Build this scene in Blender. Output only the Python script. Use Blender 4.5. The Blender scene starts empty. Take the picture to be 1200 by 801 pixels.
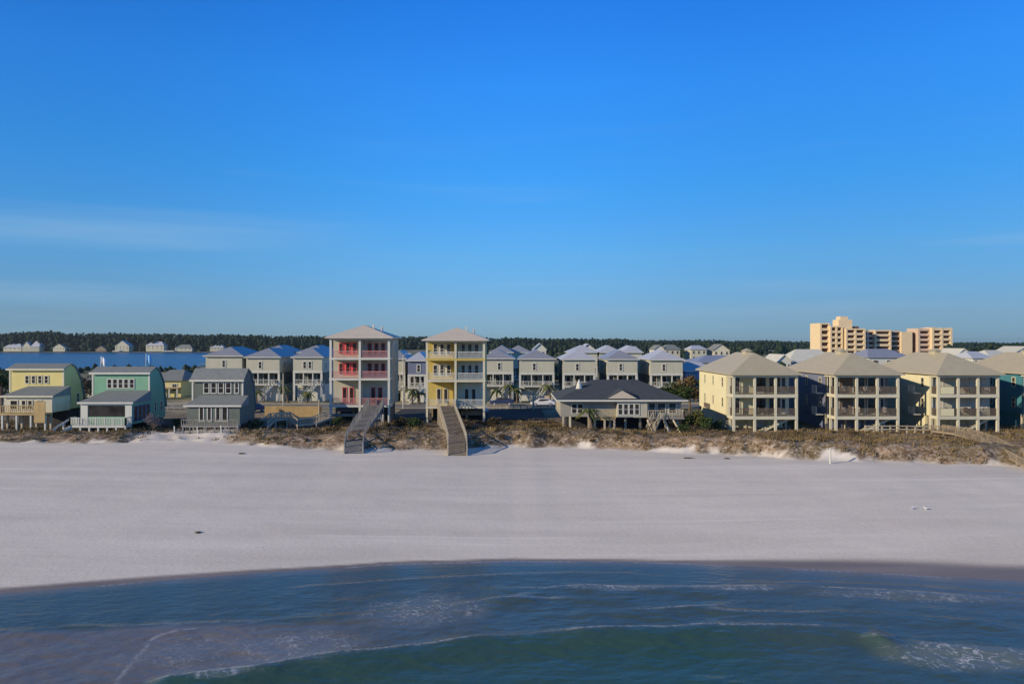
import bpy, math, random
import numpy as np
R = math.radians
random.seed(7); rng = np.random.default_rng(7)

# ------------------------------------------------------------ camera, sky, sun, exposure
F = 857.0                       # focal length in pixels of a 1200 px wide frame
CAMZ = 15.0
scn = bpy.context.scene
C = scn.collection
cam_d = bpy.data.cameras.new('camera'); cam = bpy.data.objects.new('camera', cam_d); C.objects.link(cam)
cam.location = (0, 0, CAMZ); cam.rotation_euler = (R(90), 0, 0)
cam_d.sensor_width = 36; cam_d.lens = F/1200*36; cam_d.clip_end = 12000; cam_d.clip_start = 0.5
scn.camera = cam

SUN_EL = 19.0
SUN_DIR = (0.87, 0.46)                       # horizontal direction the light travels in
az = -math.atan2(-SUN_DIR[0], -SUN_DIR[1])     # compass bearing of the sun measured from +Y towards +X
w = bpy.data.worlds.new("World"); scn.world = w; w.use_nodes = True
nt = w.node_tree
for n in list(nt.nodes): nt.nodes.remove(n)
sky = nt.nodes.new('ShaderNodeTexSky'); sky.sky_type = 'NISHITA'; sky.sun_disc = False
sky.sun_elevation = R(SUN_EL); sky.sun_rotation = az
sky.altitude = 0; sky.air_density = 1.0; sky.dust_density = 0.0; sky.ozone_density = 3.0
# colour grade of the sky: deeper blue with height, dimmed above view to cut ambient light, greyer haze band at the horizon
tc = nt.nodes.new('ShaderNodeTexCoord'); sx = nt.nodes.new('ShaderNodeSeparateXYZ'); nt.links.new(tc.outputs['Generated'], sx.inputs[0])
gr = nt.nodes.new('ShaderNodeValToRGB'); nt.links.new(sx.outputs[2], gr.inputs[0]); el = gr.color_ramp.elements
GR = [(0.0, .23, .42, .82), (0.012, .245, .44, .87), (0.039, .30, .48, .86), (0.117, .31, .67, 1.06), (0.22, .22, .82, 1.39), (0.331, .20, .92, 1.74), (0.43, .15, .87, 1.83), (0.56, .14, .46, .80), (0.8, .13, .36, .52)]
while len(el) < len(GR): el.new(0.5)
for e_, g_ in zip(el, GR): e_.position = g_[0]; e_.color = (g_[1]/2, g_[2]/2, g_[3]/2, 1)
gx = nt.nodes.new('ShaderNodeMapRange'); gx.inputs['From Min'].default_value = -0.62; gx.inputs['From Max'].default_value = 0.15; gx.inputs['To Min'].default_value = 0.52; gx.inputs['To Max'].default_value = 1.0
gx.interpolation_type = 'SMOOTHSTEP'; nt.links.new(sx.outputs[0], gx.inputs['Value'])
v1 = nt.nodes.new('ShaderNodeVectorMath'); v1.operation = 'MULTIPLY'; nt.links.new(sky.outputs[0], v1.inputs[0]); nt.links.new(gr.outputs[0], v1.inputs[1])
v2 = nt.nodes.new('ShaderNodeVectorMath'); v2.operation = 'SCALE'; nt.links.new(v1.outputs[0], v2.inputs[0])
m2 = nt.nodes.new('ShaderNodeMath'); m2.operation = 'MULTIPLY'; m2.inputs[1].default_value = 2.0; nt.links.new(gx.outputs[0], m2.inputs[0]); nt.links.new(m2.outputs[0], v2.inputs['Scale'])
bg = nt.nodes.new('ShaderNodeBackground'); bg.inputs['Strength'].default_value = 0.15
wo = nt.nodes.new('ShaderNodeOutputWorld')
# a few faint cirrus streaks, low in the sky, laid out on the sky itself by direction
mp = nt.nodes.new('ShaderNodeMapping'); mp.inputs['Scale'].default_value = (1.3, 1.3, 24); mp.inputs['Location'].default_value = (3.1, 0, 1.2)
cn = nt.nodes.new('ShaderNodeTexNoise'); cn.inputs['Scale'].default_value = 1.5; cn.inputs['Detail'].default_value = 5
cr = nt.nodes.new('ShaderNodeValToRGB'); cr.color_ramp.elements[0].position = 0.55; cr.color_ramp.elements[1].position = 0.85
cr.color_ramp.elements[1].color = (0.30, 0.30, 0.30, 1)
cm = nt.nodes.new('ShaderNodeMixRGB'); cm.blend_type = 'MIX'; cm.inputs[2].default_value = (2.4, 3.6, 4.9, 1)
nt.links.new(tc.outputs['Generated'], mp.inputs[0]); nt.links.new(mp.outputs[0], cn.inputs['Vector'])
cf = nt.nodes.new('ShaderNodeMapRange'); cf.inputs['From Min'].default_value = 0.30; cf.inputs['From Max'].default_value = 0.10; nt.links.new(sx.outputs[2], cf.inputs['Value'])
cmul = nt.nodes.new('ShaderNodeMath'); cmul.operation = 'MULTIPLY'
nt.links.new(cn.outputs['Fac'], cr.inputs[0]); nt.links.new(cr.outputs[0], cmul.inputs[0]); nt.links.new(cf.outputs[0], cmul.inputs[1]); nt.links.new(cmul.outputs[0], cm.inputs[0])
nt.links.new(v2.outputs[0], cm.inputs[1])
# one wide soft wisp low on the left
def mr(src, a, b, c, d):
    n = nt.nodes.new('ShaderNodeMapRange'); n.interpolation_type = 'SMOOTHSTEP'
    for k, v in zip(('From Min', 'From Max', 'To Min', 'To Max'), (a, b, c, d)): n.inputs[k].default_value = v
    nt.links.new(src, n.inputs['Value']); return n.outputs[0]
def mm(op, a, b):
    n = nt.nodes.new('ShaderNodeMath'); n.operation = op
    for i, v in enumerate((a, b)):
        if isinstance(v, float): n.inputs[i].default_value = v
        else: nt.links.new(v, n.inputs[i])
    return n.outputs[0]
zz = mm('ADD', sx.outputs[2], mm('MULTIPLY', sx.outputs[0], -0.03))
wisp = mm('MULTIPLY', mm('MULTIPLY', mr(zz, 0.118, 0.142, 0.0, 1.0), mr(zz, 0.146, 0.172, 1.0, 0.0)), mr(sx.outputs[0], -0.45, -0.12, 1.0, 0.0))
wisp = mm('MULTIPLY', wisp, mr(cn.outputs['Fac'], 0.25, 0.65, 0.12, 0.40))
cm2 = nt.nodes.new('ShaderNodeMixRGB'); cm2.inputs[2].default_value = (1.9, 3.3, 4.9, 1); nt.links.new(wisp, cm2.inputs[0]); nt.links.new(cm.outputs[0], cm2.inputs[1])
nt.links.new(cm2.outputs[0], bg.inputs[0]); nt.links.new(bg.outputs[0], wo.inputs[0])

sd = bpy.data.lights.new('sun', 'SUN'); so = bpy.data.objects.new('sun', sd); C.objects.link(so)
sd.energy = 4.9; sd.angle = R(0.55); sd.color = (1.0, 0.84, 0.62)
from mathutils import Vector
hn = math.hypot(*SUN_DIR)
dv = Vector((SUN_DIR[0]/hn, SUN_DIR[1]/hn, -math.tan(R(SUN_EL))))
so.rotation_euler = dv.to_track_quat('-Z', 'Y').to_euler()
scn.view_settings.view_transform = 'Standard'; scn.view_settings.look = 'None'
scn.view_settings.gamma = 1; scn.view_settings.use_curve_mapping = False
scn.view_settings.exposure = 0.0

# ------------------------------------------------------------ helpers
def WX(px, D): return (px-600.0)*D/F
def WZ(py, D): return CAMZ-(py-400.5)*D/F
def smooth(t): t = np.clip(t, 0, 1); return t*t*(3-2*t)

def vnoise(x, y, seed=0):
    xi = np.floor(x).astype(np.int64); yi = np.floor(y).astype(np.int64)
    xf = x-xi; yf = y-yi
    def h(a, b):
        n = (a*374761393 + b*668265263 + seed*2147483647+seed*97) & 0xffffffff
        n = ((n ^ (n >> 13))*1274126177) & 0xffffffff
        n = ((n ^ (n >> 16))*2246822519) & 0xffffffff
        return ((n ^ (n >> 15)) & 0xffff)/65535.0
    u = xf*xf*(3-2*xf); v = yf*yf*(3-2*yf)
    return (h(xi, yi)*(1-u)+h(xi+1, yi)*u)*(1-v)+(h(xi, yi+1)*(1-u)+h(xi+1, yi+1)*u)*v
def fbm(x, y, seed=0, o=4):
    s = 0; a = 0.5; t = 0
    x = np.asarray(x, float); y = np.asarray(y, float)
    for i in range(o):
        s = s+a*vnoise(x, y, seed+i); t += a; a *= 0.5; x = x*2.03+17.1; y = y*2.03+9.7
    return s/t

def tag(o, label=None, cat=None, group=None, kind=None):
    if label: o['label'] = label
    if cat: o['category'] = cat
    if group: o['group'] = group
    if kind: o['kind'] = kind
    return o
def thing(name, label, cat, loc, group=None, rz=0):
    o = bpy.data.objects.new(name, None); C.objects.link(o); o.location = loc; o.rotation_euler.z = rz
    o.empty_display_size = 0.3
    return tag(o, label, cat, group)

class MB:
    def __init__(s): s.v = []; s.f = []
    def add(s, vs, fs):
        n = len(s.v); s.v += [tuple(v) for v in vs]; s.f += [tuple(i+n for i in f) for f in fs]; return s
    def box(s, x0, x1, y0, y1, z0, z1):
        return s.add([(x0,y0,z0),(x1,y0,z0),(x1,y1,z0),(x0,y1,z0),(x0,y0,z1),(x1,y0,z1),(x1,y1,z1),(x0,y1,z1)],
                     [(0,3,2,1),(4,5,6,7),(0,1,5,4),(1,2,6,5),(2,3,7,6),(3,0,4,7)])
    def bar(s, a, b, wd, ht=None):
        """square bar from a to b"""
        ht = ht or wd
        a = Vector(a); b = Vector(b); d = (b-a).normalized()
        up = Vector((0,0,1)) if abs(d.z) < 0.95 else Vector((0,1,0))
        sx = d.cross(up).normalized()*wd/2; sz = sx.cross(d).normalized()*ht/2
        vs = [a-sx-sz, a+sx-sz, a+sx+sz, a-sx+sz, b-sx-sz, b+sx-sz, b+sx+sz, b-sx+sz]
        return s.add(vs, [(0,1,2,3),(7,6,5,4),(0,4,5,1),(1,5,6,2),(2,6,7,3),(3,7,4,0)])
    def tube(s, pts, rads, n=8, cap=True):
        rings = []
        for i, p in enumerate(pts):
            p = Vector(p); q = Vector(pts[min(i+1, len(pts)-1)]); o = Vector(pts[max(i-1, 0)])
            d = (q-o).normalized(); up = Vector((0,0,1)) if abs(d.z) < 0.9 else Vector((1,0,0))
            u = d.cross(up).normalized(); v = u.cross(d).normalized()
            rings.append([p+(u*math.cos(2*math.pi*k/n)+v*math.sin(2*math.pi*k/n))*rads[i] for k in range(n)])
        vs = [v for r in rings for v in r]; fs = []
        for i in range(len(pts)-1):
            for k in range(n): fs.append((i*n+k, i*n+(k+1)%n, (i+1)*n+(k+1)%n, (i+1)*n+k))
        if cap: fs += [tuple(range(n))[::-1], tuple((len(pts)-1)*n+k for k in range(n))]
        return s.add(vs, fs)
    def prism_x(s, prof, x0, x1):
        """profile of (y,z) pushed along x"""
        n = len(prof)
        vs = [(x0, y, z) for y, z in prof]+[(x1, y, z) for y, z in prof]
        fs = [tuple(range(n)), tuple(range(n, 2*n))[::-1]]+[(i, i+n, (i+1)%n+n, (i+1)%n) for i in range(n)]
        return s.add(vs, fs)
    def slab(s, quad, t):
        """four-or-more cornered sheet given thickness t downwards"""
        n = len(quad)
        vs = list(quad)+[(x, y, z-t) for x, y, z in quad]
        return s.add(vs, [tuple(range(n)), tuple(range(n, 2*n))[::-1]]+[(i, i+n, (i+1)%n+n, (i+1)%n) for i in range(n)])
    def hip(s, x0, x1, y0, y1, z, rise, t=0.22, hf=None, hb=None, hs_=None):
        """hip roof over a rectangle, ridge along y; hf/hb = hip run at the front and back"""
        xm = (x0+x1)/2; half = (x1-x0)/2
        hf = half if hf is None else hf; hb = half if hb is None else hb
        b = [(x0,y0,z),(x1,y0,z),(x1,y1,z),(x0,y1,z)]
        r1 = (xm, y0+hf, z+rise); r2 = (xm, y1-hb, z+rise)
        lo = [(x, y, z-t) for x, y, _ in b]
        vs = b+[r1, r2]+lo
        return s.add(vs, [(0,1,4),(1,2,5,4),(2,3,5),(3,0,4,5),(0,6,7,1),(1,7,8,2),(2,8,9,3),(3,9,6,0),(9,8,7,6)])
    def hipx(s, x0, x1, y0, y1, z, rise, t=0.22, h=None):
        ym = (y0+y1)/2; h = (y1-y0)/2 if h is None else h
        b = [(x0,y0,z),(x1,y0,z),(x1,y1,z),(x0,y1,z)]
        r1 = (x0+h, ym, z+rise); r2 = (x1-h, ym, z+rise)
        vs = b+[r1, r2]+[(x, y, z-t) for x, y, _ in b]
        return s.add(vs, [(0,1,5,4),(1,2,5),(2,3,4,5),(3,0,4),(0,6,7,1),(1,7,8,2),(2,8,9,3),(3,9,6,0),(9,8,7,6)])
    def mesh(s, name):
        m = bpy.data.meshes.new(name); m.from_pydata(s.v, [], s.f); m.update(); return m
    def build(s, name, mat, parent=None, label=None, smooth_=False, loc=None):
        m = s.mesh(name); m.materials.append(mat)
        if smooth_: m.polygons.foreach_set('use_smooth', [True]*len(m.polygons))
        o = bpy.data.objects.new(name, m); C.objects.link(o)
        if parent: o.parent = parent
        if loc: o.location = loc
        if label: o['label'] = label
        return o

# ------------------------------------------------------------ materials
class NT:
    def __init__(s, name):
        s.m = bpy.data.materials.new(name); s.m.use_nodes = True; s.t = s.m.node_tree
        s.b = s.t.nodes['Principled BSDF']; s.out = s.t.nodes['Material Output']
    def n(s, typ, **kw):
        n = s.t.nodes.new('ShaderNode'+typ)
        for k, v in kw.items():
            if hasattr(n, k) and not isinstance(v, tuple): setattr(n, k, v)
        return n
    def l(s, a, b): s.t.links.new(a, b)
    def val(s, inp, v):
        if hasattr(v, 'links') or hasattr(v, 'is_output'): s.l(v, inp)
        else: inp.default_value = v
    def math(s, op, a, b=0.0, c=None):
        n = s.t.nodes.new('ShaderNodeMath'); n.operation = op; s.val(n.inputs[0], a); s.val(n.inputs[1], b)
        if c is not None: s.val(n.inputs[2], c)
        return n.outputs[0]
    def mix(s, f, a, b, mode='MIX'):
        n = s.t.nodes.new('ShaderNodeMixRGB'); n.blend_type = mode
        for i, v in enumerate((f, a, b)):
            if hasattr(v, 'is_output'): s.l(v, n.inputs[i])
            elif i == 0: n.inputs[0].default_value = v
            else: n.inputs[i].default_value = (*v[:3], 1)
        return n.outputs[0]
    def noise(s, vec, scale, detail=4, rough=0.55, scl=None):
        if scl:
            mp = s.t.nodes.new('ShaderNodeMapping'); mp.inputs['Scale'].default_value = scl; s.l(vec, mp.inputs[0]); vec = mp.outputs[0]
        n = s.t.nodes.new('ShaderNodeTexNoise'); n.inputs['Scale'].default_value = scale
        n.inputs['Detail'].default_value = detail; n.inputs['Roughness'].default_value = rough; s.l(vec, n.inputs['Vector'])
        return n.outputs['Fac']
    def ramp(s, f, p0, p1, c0=(0,0,0), c1=(1,1,1)):
        n = s.t.nodes.new('ShaderNodeValToRGB'); n.color_ramp.elements[0].position = p0; n.color_ramp.elements[1].position = p1
        n.color_ramp.elements[0].color = (*c0, 1); n.color_ramp.elements[1].color = (*c1, 1); s.l(f, n.inputs[0]); return n.outputs[0]
    def pos(s):
        return s.t.nodes.new('ShaderNodeNewGeometry').outputs['Position']
    def attr(s, name):
        n = s.t.nodes.new('ShaderNodeAttribute'); n.attribute_name = name; return n
    def bump(s, h, strength, dist=0.05):
        n = s.t.nodes.new('ShaderNodeBump'); n.inputs['Strength'].default_value = strength; n.inputs['Distance'].default_value = dist
        s.l(h, n.inputs['Height']); s.l(n.outputs[0], s.b.inputs['Normal']); return n

def M(name, col, rough=0.7, var=0.18, kind=None, spec=0.3, metal=0.0, scale=0.8):
    """procedural painted / timber / metal surface with blotches, streaks and (by kind) boards or seams"""
    t = NT(name); p = t.pos()
    n1 = t.noise(p, scale, 5, 0.6); n2 = t.noise(p, 2.2, 3, 0.5, (1, 1, 0.15))
    f = t.math('ADD', t.math('MULTIPLY', n1, 0.6), t.math('MULTIPLY', n2, 0.4))
    lo = tuple(c*(1-var) for c in col); hi = tuple(min(1, c*(1+var)) for c in col)
    c = t.ramp(f, 0.32, 0.68, lo, hi)
    sp = t.t.nodes.new('ShaderNodeSeparateXYZ'); t.l(p, sp.inputs[0])
    if kind == 'siding':
        fr = t.math('FRACT', t.math('DIVIDE', sp.outputs[2], 0.19))
        line = t.ramp(fr, 0.0, 0.16, (0.82, 0.82, 0.82), (1, 1, 1)); c = t.mix(1, c, line, 'MULTIPLY'); t.bump(fr, 0.5, 0.02)
    elif kind == 'seam':
        nn = t.t.nodes.new('ShaderNodeNewGeometry').outputs['True Normal']
        sn = t.t.nodes.new('ShaderNodeSeparateXYZ'); t.l(nn, sn.inputs[0])
        sel = t.math('GREATER_THAN', t.math('ABSOLUTE', sn.outputs[0]), t.math('ABSOLUTE', sn.outputs[1]))
        co = t.math('ADD', t.math('MULTIPLY', sel, sp.outputs[1]), t.math('MULTIPLY', t.math('SUBTRACT', 1, sel), sp.outputs[0]))
        fr = t.math('FRACT', t.math('DIVIDE', co, 0.48)); line = t.ramp(fr, 0.0, 0.14, (0.80, 0.80, 0.82), (1, 1, 1))
        c = t.mix(1, c, line, 'MULTIPLY'); t.bump(line, 0.4, 0.03)
    elif kind == 'shingle':
        br = t.t.nodes.new('ShaderNodeTexBrick'); br.inputs['Scale'].default_value = 1.6
        br.inputs['Color1'].default_value = (*lo, 1); br.inputs['Color2'].default_value = (*hi, 1); br.inputs['Mortar'].default_value = (*[x*0.6 for x in col], 1)
        br.inputs['Mortar Size'].default_value = 0.03
        t.l(p, br.inputs['Vector']); c = t.mix(0.5, c, br.outputs[0]); t.bump(n1, 0.5, 0.05)
    elif kind == 'planks':
        fr = t.math('FRACT', t.math('DIVIDE', t.math('ADD', sp.outputs[0], sp.outputs[1]), 0.2)); line = t.ramp(fr, 0.02, 0.16, (0.55, 0.55, 0.55), (1, 1, 1))
        c = t.mix(1, c, line, 'MULTIPLY'); t.bump(n1, 0.4, 0.03)
    else:
        t.bump(n1, 0.25, 0.03)
    t.l(c, t.b.inputs['Base Color']); t.b.inputs['Roughness'].default_value = rough; t.b.inputs['Specular IOR Level'].default_value = spec
    t.b.inputs['Metallic'].default_value = metal
    return t.m

def glass(name, col=(0.02, 0.025, 0.03), rough=0.08):
    t = NT(name); p = t.pos(); n = t.noise(p, 0.9, 2)
    c = t.ramp(n, 0.35, 0.65, tuple(x*0.6 for x in col), tuple(x*1.6 for x in col)); t.l(c, t.b.inputs['Base Color'])
    t.b.inputs['Roughness'].default_value = rough; t.b.inputs['Specular IOR Level'].default_value = 0.28; return t.m

def leafmat(name, c0, c1, scale=0.35):
    t = NT(name); p = t.pos(); n = t.noise(p, scale, 3); n2 = t.noise(p, scale*9, 2)
    f = t.math('ADD', t.math('MULTIPLY', n, 0.6), t.math('MULTIPLY', n2, 0.4))
    t.l(t.ramp(f, 0.35, 0.65, c0, c1), t.b.inputs['Base Color']); t.b.inputs['Roughness'].default_value = 0.8
    t.b.inputs['Specular IOR Level'].default_value = 0.15; return t.m

mt = {}
mt['brownwall'] = M('brown siding', (0.17, 0.13, 0.10), 0.7, 0.1, 'siding')
mt['drabwall'] = M('drab grey siding', (0.30, 0.29, 0.25), 0.7, 0.1, 'siding')
mt['cream'] = M('cream paint', (0.56, 0.53, 0.40), 0.6, 0.08)
mt['white'] = M('white paint', (0.55, 0.55, 0.49), 0.6, 0.08)
mt['palewall'] = M('pale sage siding', (0.47, 0.46, 0.36), 0.7, 0.08, 'siding')
mt['palewall2'] = M('pale cream siding', (0.52, 0.50, 0.38), 0.7, 0.08, 'siding')
mt['bluewall'] = M('blue siding', (0.08, 0.20, 0.38), 0.7, 0.1, 'siding')
mt['lavroof'] = M('lavender metal roof', (0.27, 0.285, 0.33), 0.42, 0.1, 'seam', 0.5)
mt['greyroof'] = M('pale grey metal roof', (0.46, 0.48, 0.53), 0.45, 0.1, 'seam', 0.5)
mt['beigeroof'] = M('beige metal roof', (0.56, 0.50, 0.42), 0.5, 0.07, 'seam', 0.4)
mt['tanroof'] = M('tan metal roof', (0.43, 0.385, 0.27), 0.5, 0.08, 'seam', 0.4)
mt['shingle'] = M('grey shingle roof', (0.21, 0.23, 0.23), 0.85, 0.2, 'shingle')
mt['darkshingle'] = M('slate shingle roof', (0.062, 0.072, 0.085), 0.85, 0.25, 'shingle')
mt['yellow'] = M('yellow siding', (0.68, 0.58, 0.23), 0.7, 0.07, 'siding')
mt['yellowstone'] = M('pale yellow stucco', (0.65, 0.60, 0.385), 0.8, 0.06)
mt['mint'] = M('mint siding', (0.19, 0.38, 0.25), 0.7, 0.08, 'siding')
mt['teal'] = M('teal siding', (0.06, 0.20, 0.24), 0.7, 0.1, 'siding')
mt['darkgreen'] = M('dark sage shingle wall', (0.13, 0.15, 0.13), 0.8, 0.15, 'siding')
mt['stone'] = M('buff siding', (0.44, 0.42, 0.33), 0.7, 0.1, 'siding')
mt['red'] = M('coral red paint', (0.62, 0.10, 0.10), 0.6, 0.1)
mt['pink'] = M('pink paint', (0.52, 0.24, 0.22), 0.6, 0.1)
mt['tallyellow'] = M('mustard paint', (0.52, 0.40, 0.11), 0.7, 0.1, 'siding')
mt['slate_shade'] = M('slate and shade siding', (0.16, 0.18, 0.26), 0.7, 0.1, 'siding')  # slate blue, also used to paint in shade on walls
mt['timber'] = M('weathered timber', (0.27, 0.22, 0.16), 0.85, 0.25, 'planks')
mt['paletimber'] = M('pale weathered timber', (0.42, 0.37, 0.28), 0.85, 0.2)
mt['greytimber'] = M('grey weathered timber', (0.26, 0.25, 0.23), 0.85, 0.25, 'planks')
mt['tantimber'] = M('golden timber boards', (0.44, 0.32, 0.15), 0.8, 0.2, 'planks')
mt['darkvoid'] = M('undercroft shade board', (0.035, 0.035, 0.04), 0.9, 0.3)  # near-black, paints in the shade of the voids under the houses
mt['screen'] = M('bronze mesh railing', (0.13, 0.105, 0.08), 0.8, 0.2)
mt['glass'] = glass('window glass', (0.030, 0.026, 0.024))
mt['curtain'] = M('beige curtain', (0.50, 0.44, 0.36), 0.8, 0.12)
mt['metal'] = M('dark metal', (0.05, 0.05, 0.055), 0.5, 0.2)
mt['bark'] = M('bark', (0.14, 0.10, 0.07), 0.9, 0.3)
mt['concrete'] = M('concrete', (0.36, 0.34, 0.30), 0.85, 0.15)
mt['hotel'] = M('apricot render', (0.68, 0.54, 0.34), 0.8, 0.08)
mt['hotelpink'] = M('salmon render', (0.55, 0.42, 0.32), 0.8, 0.08)
mt['hoteldark'] = M('recess shade render', (0.13, 0.07, 0.06), 0.8, 0.1)  # dark tone puts balcony recess shade into the colour
mt['leaf'] = leafmat('evergreen leaves', (0.018, 0.035, 0.014), (0.055, 0.085, 0.028))
mt['leaf2'] = leafmat('olive leaves', (0.05, 0.06, 0.018), (0.13, 0.13, 0.04), 0.9)
mt['leaf3'] = leafmat('brown leaves', (0.07, 0.05, 0.025), (0.17, 0.12, 0.05), 0.9)
mt['palm'] = leafmat('palm fronds', (0.05, 0.07, 0.02), (0.13, 0.14, 0.05), 0.9)
mt['scrub'] = leafmat('bare scrub twigs', (0.12, 0.10, 0.11), (0.24, 0.20, 0.20), 0.9)
mt['wood'] = leafmat('woodland', (0.010, 0.024, 0.018), (0.028, 0.046, 0.026), 0.03)
mt['fabric'] = M('white cloth', (0.72, 0.74, 0.78), 0.8, 0.06)
mt['bluefabric'] = M('sky blue cloth', (0.18, 0.42, 0.72), 0.8, 0.06)
mt['feather'] = M('white feathers', (0.75, 0.74, 0.70), 0.8, 0.05)
mt['cushion'] = M('dark cushion', (0.06, 0.05, 0.05), 0.9, 0.2)

# ------------------------------------------------------------ terrain
sh = np.array([(0,695),(150,682.5),(300,671),(450,661),(600,656.5),(750,658),(900,664),(1050,672),(1200,681)], float)
sD = CAMZ*F/(sh[:,1]-400.5); sX = (sh[:,0]-600)*sD/F
sX = np.concatenate([[-2000,-250,-60], sX, [60,250,2000]]); sD = np.concatenate([[5,14,37.5], sD, [43,33,20]])
def ysh(x):
    return np.interp(x, sX, sD)+0.25*(fbm(x*0.15, x*0+3.3, 4, 3)-0.5)
fp = np.array([(-300,512),(0,518),(130,519),(220,518),(400,527),(520,527),(600,523),(700,526),(820,532),(1000,541),(1200,546),(1500,552)], float)
FB = np.interp(fp[:,0], [0,230,420,700,1200], [2.75,2.6,2.0,1.9,1.9])
fD = (CAMZ-FB)*F/(fp[:,1]-400.5); fX = (fp[:,0]-600)*fD/F
def berm(x): return np.interp(x, fX, FB)
def foot(x):
    return np.interp(x, fX, fD)+3.2*(fbm(x*0.22, x*0+1.3, 11, 4)-0.5)
ZL = 3.1
def lag_mask(x, y):
    """>0 inside the lagoon"""
    e = 60*(fbm(x*0.006, y*0.006, 31, 3)-0.5)
    a = (-40-0.30*y-x+e*0.4)/15.0
    b = (y-322+e*0.35)/8.0
    c = (1072-y+e*0.3)/8.0
    return np.minimum(np.minimum(a, b), c)
def ground(x, y):
    x = np.asarray(x, float); y = np.asarray(y, float)
    s = ysh(x); f = foot(x); d = y-s; L = f-s
    t = np.clip(d/L, 0, 1)
    B = berm(x); z = B*(1-(1-t)**1.4)
    z = z + 0.035*(fbm(x*0.03, y*0.22, 2, 3)-0.5)*smooth(d/4) + 0.035*(fbm(x*0.6, y*1.0, 5, 3)-0.5)*smooth(d/6)
    z = np.where(d < 0, np.maximum(d*0.055, -3.0), z)
    e = y-f
    dune = (ZL+0.25-B)*smooth(e/3.0)-0.25*smooth((e-5)/4)
    nz = fbm(x*0.16, y*0.2, 8, 4)
    lump = (0.1+1.1*(nz-0.42))*smooth(e/2.0)*(1-smooth((e-6)/5))*(0.45+0.55*smooth((x+32)/8))
    z = z+dune+np.maximum(lump, -0.5)+0.6*(fbm(x*0.7, y*0.8, 9, 3)-0.5)*smooth((e+0.8)/1.6)*(1-smooth((e-7)/5))
    z = z+0.12*(fbm(x*0.3, y*0.3, 12, 3)-0.5)*smooth((e-3)/5)
    lm = lag_mask(x, y)
    z = np.where(lm > -1, z+(-0.8-z)*smooth((lm+1)/2), z)
    return z
def gz(x, y): return float(ground(np.array([x]), np.array([y]))[0])

def axis(fine0, fine1, step, lo, hi, grow=1.25):
    a = list(np.arange(fine0, fine1+step/2, step)); s = step
    while a[-1] < hi: s *= grow; a.append(min(a[-1]+s, hi))
    s = step
    while a[0] > lo: s *= grow; a.insert(0, max(a[0]-s, lo))
    return np.array(a)
def grid_object(name, xs, ys_, zf, mat, attrs=None, smooth_=True):
    X, Y = np.meshgrid(xs, ys_); Z = zf(X, Y); nx, ny = len(xs), len(ys_)
    co = np.stack([X.ravel(), Y.ravel(), Z.ravel()], 1)
    i = np.arange(nx*ny).reshape(ny, nx)
    q = np.stack([i[:-1,:-1].ravel(), i[:-1,1:].ravel(), i[1:,1:].ravel(), i[1:,:-1].ravel()], 1)
    m = bpy.data.meshes.new(name); m.vertices.add(len(co)); m.vertices.foreach_set('co', co.ravel())
    m.loops.add(q.size); m.loops.foreach_set('vertex_index', q.ravel())
    m.polygons.add(len(q)); m.polygons.foreach_set('loop_start', np.arange(0, q.size, 4)); m.polygons.foreach_set('loop_total', np.full(len(q), 4))
    m.polygons.foreach_set('use_smooth', np.full(len(q), smooth_)); m.update(calc_edges=True)
    for nm, fn in (attrs or {}).items():
        a = m.color_attributes.new(nm, 'FLOAT_COLOR', 'POINT'); v = fn(X, Y).reshape(-1, 3)
        a.data.foreach_set('color', np.concatenate([v, np.ones((len(v), 1))], 1).astype(np.float32).ravel())
    m.materials.append(mat); o = bpy.data.objects.new(name, m); C.objects.link(o); return o

# cover mask: R wet sand, G scrub cover, B inland (grass/dirt)
def cover(X, Y):
    d = Y-ysh(X); e = Y-foot(X)
    wedge = 0.55+2.6*smooth((X-8)/22)+0.5*smooth((-X-10)/15)
    wet = 1-smooth((d-wedge*0.55)/(wedge*0.6)); wet = np.where(d < 0, 1, wet)
    n = fbm(X*0.22, Y*0.3, 21, 5)
    bare = smooth((X+49)/3)*smooth((-34-X)/3)            # bare white sand in front of the dark cottage
    n2 = fbm(X*0.6, Y*0.8, 23, 3)
    veg = smooth((n-0.33+0.22*smooth((e-0.5)/1.6))/0.08)*smooth((e+0.35-1.3*(n2-0.35))/0.9)*(1-0.8*bare*(1-smooth((e-5)/2)))
    inland = smooth((Y-118)/8)
    return np.stack([wet, veg, inland], -1)

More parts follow.
